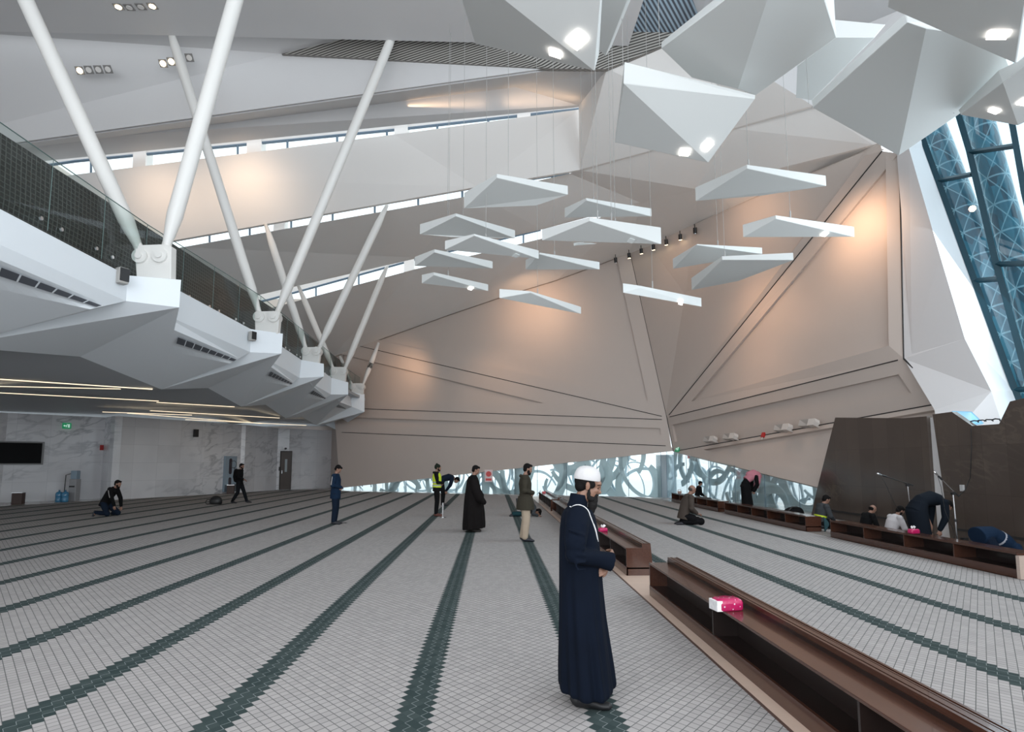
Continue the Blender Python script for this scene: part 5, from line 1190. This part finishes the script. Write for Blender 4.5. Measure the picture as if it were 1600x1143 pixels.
    mb.build('eyebrows', M_hair, t, smooth=True)
    mb = MB()
    for y in (-1, 1):
        pts = [rotp(H + Vector(p), H, pitch) for p in ((.077, .020 * y, -.003), (.077, .032 * y, -.007), (.067, .044 * y, -.004))]; mb.tube(pts, [.0015, .0026, .0015], 6)
    mb.build('eyelashes', M_hair, t, smooth=True)
    # knitted white cap
    mb = MB(); vs = []; fs = []; N = 48; prof = [(1.0, .0), (1.02, .004), (1.0, .03), (.95, .054), (.85, .076), (.68, .092), (.42, .103), (.15, .107)]
    for s_, z in prof:
        for i in range(N):
            q = 2 * pi * i / N; vs.append(rotp(H + Vector((-.016 + .099 * s_ * cos(q), .085 * s_ * sin(q), .034 + z)), H, pitch - 8))
    for r in range(len(prof) - 1):
        for i in range(N): fs.append([r * N + i, r * N + (i + 1) % N, (r + 1) * N + (i + 1) % N, (r + 1) * N + i])
    fs += [[(len(prof) - 1) * N + i for i in range(N)], list(range(N))[::-1]]
    n = NT('white_knit', .9); n.b.inputs['Base Color'].default_value = (.56, .55, .55, 1)
    wv = n.nt.nodes.new('ShaderNodeTexWave'); wv.inputs['Scale'].default_value = 60; wv.inputs['Distortion'].default_value = 3; n.link(n.obj, wv.inputs['Vector']); n.bump(wv.outputs['Fac'], .5, .004)
    MB().add(vs, fs).build('cap', n.m, t, smooth=True)
    # shoes
    ms = mat('black_shoe', (.006, .006, .007), .55)
    for k in ('L', 'R'):
        f = J['a' + k]; q = J['t' + k]; mb = MB(); d = (q - f).normalized()
        etube(mb, [f + Vector((-.075, 0, -.035)), f + Vector((-.055, 0, -.022)), f + Vector((.0, 0, -.015)), f + Vector((.06, 0, -.032)), q + Vector((-.01, 0, .0)), q + Vector((.035, 0, -.004)), q + Vector((.055, 0, -.006))], [(.02, .025), (.04, .05), (.043, .06), (.048, .045), (.05, .03), (.04, .024), (.015, .012)])
        remesh(mb.build('shoe', ms, t), .007, 3)
    mb = MB()
    for k in ('L', 'R'): mb.tube([J['a' + k] + Vector((0, 0, -.02)), J['a' + k] + Vector((0, 0, .12))], .055, 14)
    mb.build('socks', ms, t)
    return t
front_man()

BLK = cloth('black_cloth', (.008, .008, .009)); NAVY = cloth('navy_cloth', (.010, .018, .035)); BLUEJ = cloth('blue_jacket', (.010, .025, .055))
OLIVE = cloth('olive_cloth', (.052, .046, .034)); BEIGE = cloth('beige_cotton', (.36, .29, .22)); BROWNJ = cloth('taupe_jacket', (.085, .068, .058)); WHITE = cloth('white_shirt', (.55, .52, .53)); GREY = cloth('grey_shirt', (.06, .065, .07)); YEL = mat('hi_vis_yellow', (.55, .68, .03), .7, noise=.05, emit=None); SILV = mat('reflective_band', (.36, .38, .38), .4)
def stripe(names):
    def f(t, J, H):
        mb = MB()
        for y in (-1, 1): k = 'L' if y > 0 else 'R'; a = J['N'] + Vector((-.02, .10 * y, -.005)); s_ = J['s' + k] + Vector((-.03, .045 * y, .035)); e_ = J['e' + k] + Vector((-.03, .055 * y, .02)); mb.tube([a, s_, s_.lerp(e_, .5) + Vector((0, .012 * y, 0)), e_], .013, 6)
        mb.build('shoulder_stripes', mat('pale_stripe', (.30, .28, .27), .7), t)
    return f
# 1 blue jacket man, looking down
J = stand(hx=.02); person('young man in a dark blue tracksuit jacket standing with bowed head near the marble wall', floor_at(523, 818.5), J, 38, BLUEJ, NAVY, hands=FOLD, scale=.955, e=.034, hem=.95, extra=stripe(0))
# 2 olive jacket, beige trousers
def olive_extra(t, J, H):
    mb = MB(); etube(mb, [(-.0, 0, .70), (0, 0, .80), (.0, 0, 1.0)], [(.25, .21), (.24, .205), (.20, .16)]); remesh(mb.build('jacket_skirt', OLIVE, t), .01, 4)
J = stand(hx=.03); J['aL'].x = -.06; J['tL'].x = .11
person('bearded man in an olive jacket and beige trousers standing by the far shelf bench', floor_at(821, 845), J, 14, OLIVE, BEIGE, hands=FOLD, scale=.985, e=.036, hem=.9, beard=1.1, hood=OLIVE, extra=olive_extra, legw=(.115, .09, .072), shoe=(.012, .013, .02))
# 3 black cloak man
def cloak(t, J, H):
    mb = MB(); rings = [(1.46, -.02, .07, .075), (1.42, -.03, .12, .16), (1.34, -.03, .155, .22), (1.15, -.02, .19, .27), (.85, -.01, .24, .32), (.5, .0, .275, .35), (.2, .0, .29, .36), (.07, .0, .285, .36)]; NS = 80; vs = []; fs = []
    for z, cx, a, b in rings:
        k = (1.4 - z) / 1.3
        for i in range(NS):
            q = 2 * pi * i / NS; f = 1 + k * (.05 * sin(6 * q + 1) + .04 * sin(9 * q + 2 * z)); vs.append((cx + a * cos(q) * f, b * sin(q) * f, z + .03 * k * sin(q + 2)))
    for r in range(len(rings) - 1):
        for i in range(NS): fs.append([r * NS + i, (r + 1) * NS + i, (r + 1) * NS + (i + 1) % NS, r * NS + (i + 1) % NS])
    fs += [list(range(NS)), [(len(rings) - 1) * NS + i for i in range(NS)][::-1]]; mb.add(vs, fs)
    limb(mb, [(-.02, -.2, 1.32), (.05, -.30, 1.10), (.16, -.33, .88), (.27, -.32, .78)], [.09, .11, .11, .07]); limb(mb, [(-.02, .2, 1.32), (.05, .30, 1.10), (.16, .33, .9)], [.09, .11, .11])
    o = mb.build('cloak', cloth('black_brown_cloak', (.010, .008, .008)), t); remesh(o, .012, 5)
J = stand(hx=.02); J['wR'] = Vector((.1, -.26, .86)); J['wL'] = Vector((.1, .26, .86))
person('dark haired man wrapped in a wide black cloak standing on the carpet', floor_at(740, 830), J, 20, BLK, None, hands=DOWN, scale=.955, extra=cloak, shoe=(.02, .016, .014))
# 4 yellow vest with beanie
def vest(t, J, H):
    mb = MB(); etube(mb, [J['P'] + Vector((0, 0, .02)), J['W'], J['C'], J['C'].lerp(J['N'], .6), J['N'] + Vector((0, 0, -.03))], [(.185, .155), (.175, .145), (.195, .155), (.175, .13), (.11, .10)]); remesh(mb.build('vest', YEL, t), .01, 4)
    mb = MB()
    for z in (1.0, 1.10): etube(mb, [(0.002, 0, z), (.002, 0, z + .04)], [(.187, .156), (.187, .156)])
    mb.build('reflective_bands', SILV, t)
    mb = MB(); ell(mb, H + Vector((-.02, 0, .045)), (.105, .09, .085), 5, 18, 12, H); ell(mb, H + Vector((-.05, 0, .125)), (.04, .035, .03), 5, 14, 9, H); ell(mb, H + Vector((-.05, 0, .0)), (.07, .08, .05), 5, 16, 10, H)
    remesh(mb.build('beanie', cloth('dark_green_knit', (.02, .026, .018)), t), .009, 2)
J = stand(); J['wR'] = Vector((.22, -.08, 1.10)); J['eR'] = Vector((.05, -.26, 1.12))
person('person in a yellow reflective vest and dark knitted hat standing beside a bowing man', floor_at(682, 806), J, 4, BLK, BLK, hands=FOLD, scale=.965, hair=False, beard=.7, hood=BLK, extra=vest, shoe=(.10, .03, .02), legw=(.10, .072, .055))
# 5 bowing man behind it
def bowj(arms='knees'):
    J = joints(P=(-.13, 0, .90), W=(-.03, 0, 1.02), C=(.17, 0, 1.07), N=(.35, 0, 1.04), H=(.46, 0, .955), sL=(.30, .18, 1.02), eL=(.22, .22, .76), wL=(.07, .13, .56), hL=(-.13, .09, .88), kL=(-.04, .10, .48), aL=(-.06, .10, .085), tL=(.11, .115, .03))
    return J
person('man in dark navy bowing deeply behind the person in the yellow vest', floor_at(694, 789.5), bowj(), 68, NAVY, BLK, hands=DOWN, scale=1.05, hem=.8, legw=(.11, .08, .06))
# 6 walking man by the marble wall
J = joints(P=(0, 0, .92), W=(.0, 0, 1.07), C=(.0, 0, 1.28), N=(.01, 0, 1.46), H=(.06, 0, 1.60), sL=(0, .185, 1.41), eL=(-.05, .23, 1.14), wL=(.1, .18, 1.0), sR=(0, -.185, 1.41), eR=(.02, -.24, 1.14), wR=(.22, -.18, 1.04), hL=(0, .09, .9), kL=(.16, .1, .50), aL=(.30, .1, .10), tL=(.47, .1, .05), hR=(0, -.09, .9), kR=(-.02, -.1, .48), aR=(-.24, -.1, .10), tR=(-.09, -.11, .035))
def pack(t, J, H):
    mb = MB(); limb(mb, [(-.17, 0, 1.40), (-.18, 0, 1.15), (-.16, 0, 1.0)], [.10, .12, .10]); remesh(mb.build('backpack', BLK, t), .012, 4)
pw = floor_at(373, 786)
person('bearded man all in black walking along the marble wall with a black backpack', pw, J, 8, BLK, cloth('charcoal_trousers', (.012, .013, .016)), hands=FWD, scale=.965, beard=1.0, extra=pack)
t = thing('racket', 'thin dark round racket sticking up behind the walking man in black', 'racket', (pw.x - .20, pw.y - .02, 1.34)); ring = [(-.08 + .115 * cos(2 * pi * i / 24), 0, .30 + .15 * sin(2 * pi * i / 24)) for i in range(25)]
MB().tube(ring, .011, 8).build('hoop', M_black, t, smooth=True); MB().tube([(-.05, 0, .16), (.0, 0, .02), (.05, 0, -.15)], .013, 8).build('shaft', M_black, t)
# 7 kneeling man near the marble wall
J = joints(P=(-.14, 0, .42), W=(-.09, 0, .56), C=(.02, 0, .74), N=(.13, 0, .90), H=(.22, 0, 1.02), sL=(.09, .18, .86), eL=(.20, .22, .56), wL=(.27, .16, .30), hL=(-.13, .09, .40), kL=(.20, .13, .10), aL=(.02, .14, .09), tL=(.18, .14, .04), hR=(-.13, -.09, .40), kR=(.02, -.12, .09), aR=(-.36, -.10, .13), tR=(-.43, -.10, .02), sR=(.09, -.18, .86), eR=(.19, -.22, .58), wR=(.25, -.16, .34))
person('man in dark clothes with pale shoulder stripes kneeling on the carpet near the water bottles', floor_at(170, 806), J, 15, BLK, NAVY, hands=DOWN, beard=1.0, extra=stripe(0), legw=(.11, .085, .06), e=.03)
# 8 kneeling man in taupe jacket
def knee(lean=.0):
    return joints(P=(-.14, 0, .26), W=(-.12 + lean * .3, 0, .40), C=(-.07 + lean, 0, .60), N=(-.02 + lean * 1.5, 0, .78), H=(.045 + lean * 2, 0, .91), sL=(-.03 + lean * 1.4, .185, .72), eL=(-.0, .235, .44), wL=(.17, .13, .30), hL=(-.13, .09, .22), kL=(.27, .13, .095), aL=(-.20, .10, .075), tL=(-.33, .09, .03))
person('balding man in a taupe jacket kneeling alone on the carpet between the bench lines', floor_at(1077, 819), knee(.03), 25, BROWNJ, BLK, hands=FWD, scale=1.05, e=.04, hem=.6, legw=(.12, .10, .06), hair=False,
       extra=lambda t, J, H: remesh((lambda mb: (ell(mb, H + Vector((-.035, 0, .0)), (.08, .082, .06), 25, 16, 10, H), mb)[1])(MB()).build('hair', mat('grey_hair', (.05, .045, .042), .8), t), .008, 2))
# 9 person praying on the floor behind the olive jacket
def suj(): return joints(P=(-.20, 0, .44), W=(-.06, 0, .46), C=(.14, 0, .34), N=(.29, 0, .22), H=(.37, 0, .13), sL=(.25, .18, .24), eL=(.20, .30, .10), wL=(.36, .25, .04), hL=(-.20, .10, .40), kL=(-.03, .13, .085), aL=(-.42, .10, .08), tL=(-.50, .10, .02))
def ybelt(t, J, H):
    mb = MB(); etube(mb, [J['P'], J['W'], J['W'].lerp(J['C'], .7)], [(.19, .15), (.18, .145), (.185, .15)]); remesh(mb.build('vest', YEL, t), .012, 3)
person('person in a yellow vest prostrating on the floor behind the olive jacket man', floor_at(822, 806), suj(), 95, GREY, cloth('teal_cloth', (.02, .06, .07)), hands=FWD, extra=ybelt, rz=0)
# 10 dark man behind the farthest right bench
def seat(l=0.0): return joints(P=(-.10, 0, .14), W=(-.09 + l * .3, 0, .28), C=(-.04 + l * .8, 0, .48), N=(.02 + l * 1.3, 0, .64), H=(.10 + l * 1.7, 0, .75), sL=(.0 + l, .185, .585), eL=(.06 + l, .24, .34), wL=(.22, .12, .22), hL=(-.1, .1, .13), kL=(.22, .28, .13), aL=(.18, -.06, .08), tL=(.22, -.18, .04), hR=(-.1, -.1, .13), kR=(.22, -.28, .13), aR=(.12, .06, .08), tR=(.16, .18, .04), sR=(.0 + l, -.185, .585), eR=(.06 + l, -.24, .34), wR=(.22, -.12, .22))
person('person in black sitting on the floor behind the farthest bench by the glass', at_x(1093, 9.1), knee(), 30, BLK, BLK, hands=FWD, scale=.86)
# 11 bowing man in pink headscarf
def shem(t, J, H):
    M = NT('pink_check', .9); s = M.sep(M.obj); c1 = M.math('LESS_THAN', M.math('FRACT', M.math('MULTIPLY', s[1], 30.0)), .5); c2 = M.math('LESS_THAN', M.math('FRACT', M.math('MULTIPLY', s[0], 30.0)), .5)
    M.color(M.mix(M.math('ABSOLUTE', M.math('SUBTRACT', c1, c2)), (.42, .09, .13), (.50, .25, .29)))
    mb = MB(); limb(mb, [H + Vector((.03, 0, -.02)), H + Vector((-.02, 0, .04)), J['N'] + Vector((-.06, 0, .06)), J['C'] + Vector((-.06, 0, .08))], [.10, .115, .13, .12])
    etube(mb, [J['N'] + Vector((.03, 0, .04)), J['C'] + Vector((.02, 0, .02)), J['W'] + Vector((-.02, 0, .03))], [(.17, .13), (.205, .155), (.19, .135)])
    for y in (-1, 1): limb(mb, [H + Vector((.0, .08 * y, -.02)), H + Vector((-.03, .13 * y, -.20)), H + Vector((-.10, .15 * y, -.42))], [.06, .055, .03])
    remesh(mb.build('headscarf', M.m, t), .011, 4)
    mb = MB(); etube(mb, [J['W'] + Vector((-.05, 0, -.02)), (-.18, 0, .85), (-.16, 0, .5), (-.13, 0, .1)], [(.17, .13), (.20, .17), (.21, .18), (.23, .20)]); remesh(mb.build('robe', BLK, t), .012, 4)
J = joints(P=(-.20, 0, .93), W=(-.13, 0, 1.07), C=(.02, 0, 1.22), N=(.18, 0, 1.29), H=(.28, 0, 1.26), sL=(.13, .18, 1.22), eL=(.14, .22, .95), wL=(.05, .13, .74), hL=(-.19, .09, .90), kL=(-.14, .10, .48), aL=(-.15, .10, .085), tL=(.02, .115, .03))
person('man in a black robe and pink checked headscarf bowing before the low glass', at_x(1173, 9.1), J, 60, BLK, None, hands=DOWN, scale=.99, extra=shem, hair=False, sleeve=.03)
# 12 seated man with reflective belt
def belt(t, J, H):
    mb = MB(); a = J['W'].lerp(J['C'], .1); etube(mb, [a, a + Vector((.01, 0, .045))], [(.18, .15), (.18, .15)]); mb.build('reflective_belt', YEL, t)
person('man in grey with a yellow reflective belt sitting by the bench end', at_x(1284, 8.72), seat(), 30, GREY, BLK, hands=FWD, scale=.98, extra=belt, e=.035)
# 13 bald man in black
person('balding man in black sitting with bowed head behind the bench', at_x(1352, 8.75), seat(.04), 40, BLK, BLK, hands=FWD, scale=.84, e=.035, hair=False,
       extra=lambda t, J, H: remesh((lambda mb: (ell(mb, H + Vector((-.04, 0, -.005)), (.075, .082, .058), 40, 16, 10, H), mb)[1])(MB()).build('hair', M_hair, t), .008, 2))
# 14 white shirt
person('bearded man in a white shirt sitting behind the bench by the level microphone stand', at_x(1392, 8.85), seat(.06), 40, WHITE, BLK, hands=FWD, scale=.87, e=.04, beard=1.0)
# 15 bowing man in dark blue
J = joints(P=(-.20, 0, .80), W=(-.10, 0, .93), C=(.10, 0, .98), N=(.29, 0, .93), H=(.40, 0, .82), sL=(.24, .17, .90), eL=(.21, .20, .60), wL=(.12, .14, .37), hL=(-.2, .10, .77), kL=(-.05, .11, .43), aL=(-.12, .10, .085), tL=(.05, .115, .03))
def longshirt(t, J, H):
    mb = MB(); etube(mb, [J['W'] + Vector((-.05, 0, -.03)), (-.22, 0, .72), (-.18, 0, .45), (-.14, 0, .12)], [(.18, .14), (.21, .19), (.21, .18), (.20, .17)]); remesh(mb.build('robe', cloth('dark_blue_robe', (.009, .013, .020)), t), .012, 4)
person('man in a long dark blue robe bowing between the two microphone stands', at_x(1446, 8.85), J, 62, cloth('dark_blue_top', (.009, .013, .020)), None, hands=DOWN, scale=1.02, extra=longshirt, e=.035)
# 16 prostrating man in blue
def wband(t, J, H):
    mb = MB(); a = J['W'].lerp(J['C'], .55); d = (J['C'] - J['W']).normalized() * .035; etube(mb, [a, a + d], [(.188, .148), (.188, .148)]); mb.build('pale_band', mat('pale_band', (.35, .36, .40), .8), t)
person('man in a dark blue jacket with a pale band prostrating behind the bench', at_x(1546, 8.95), suj(), 95, BLUEJ, NAVY, hands=FWD, scale=1.0, extra=wband, e=.04)
# dark bundle
b = at_x(1238, 8.75); t = thing('bag', 'dark rounded bag lying behind the middle bench beside the seated man in grey', 'bag', b)
mb = MB(); ell(mb, (0, 0, .22), (.30, .26, .22)); ell(mb, (.1, 0, .30), (.18, .2, .14)); remesh(mb.build('body', BLK, t), .02, 4); MB().tube([(-.2, -.1, .32), (-.1, -.12, .44), (.05, -.12, .44)], .02, 8).build('strap', M_black, t)
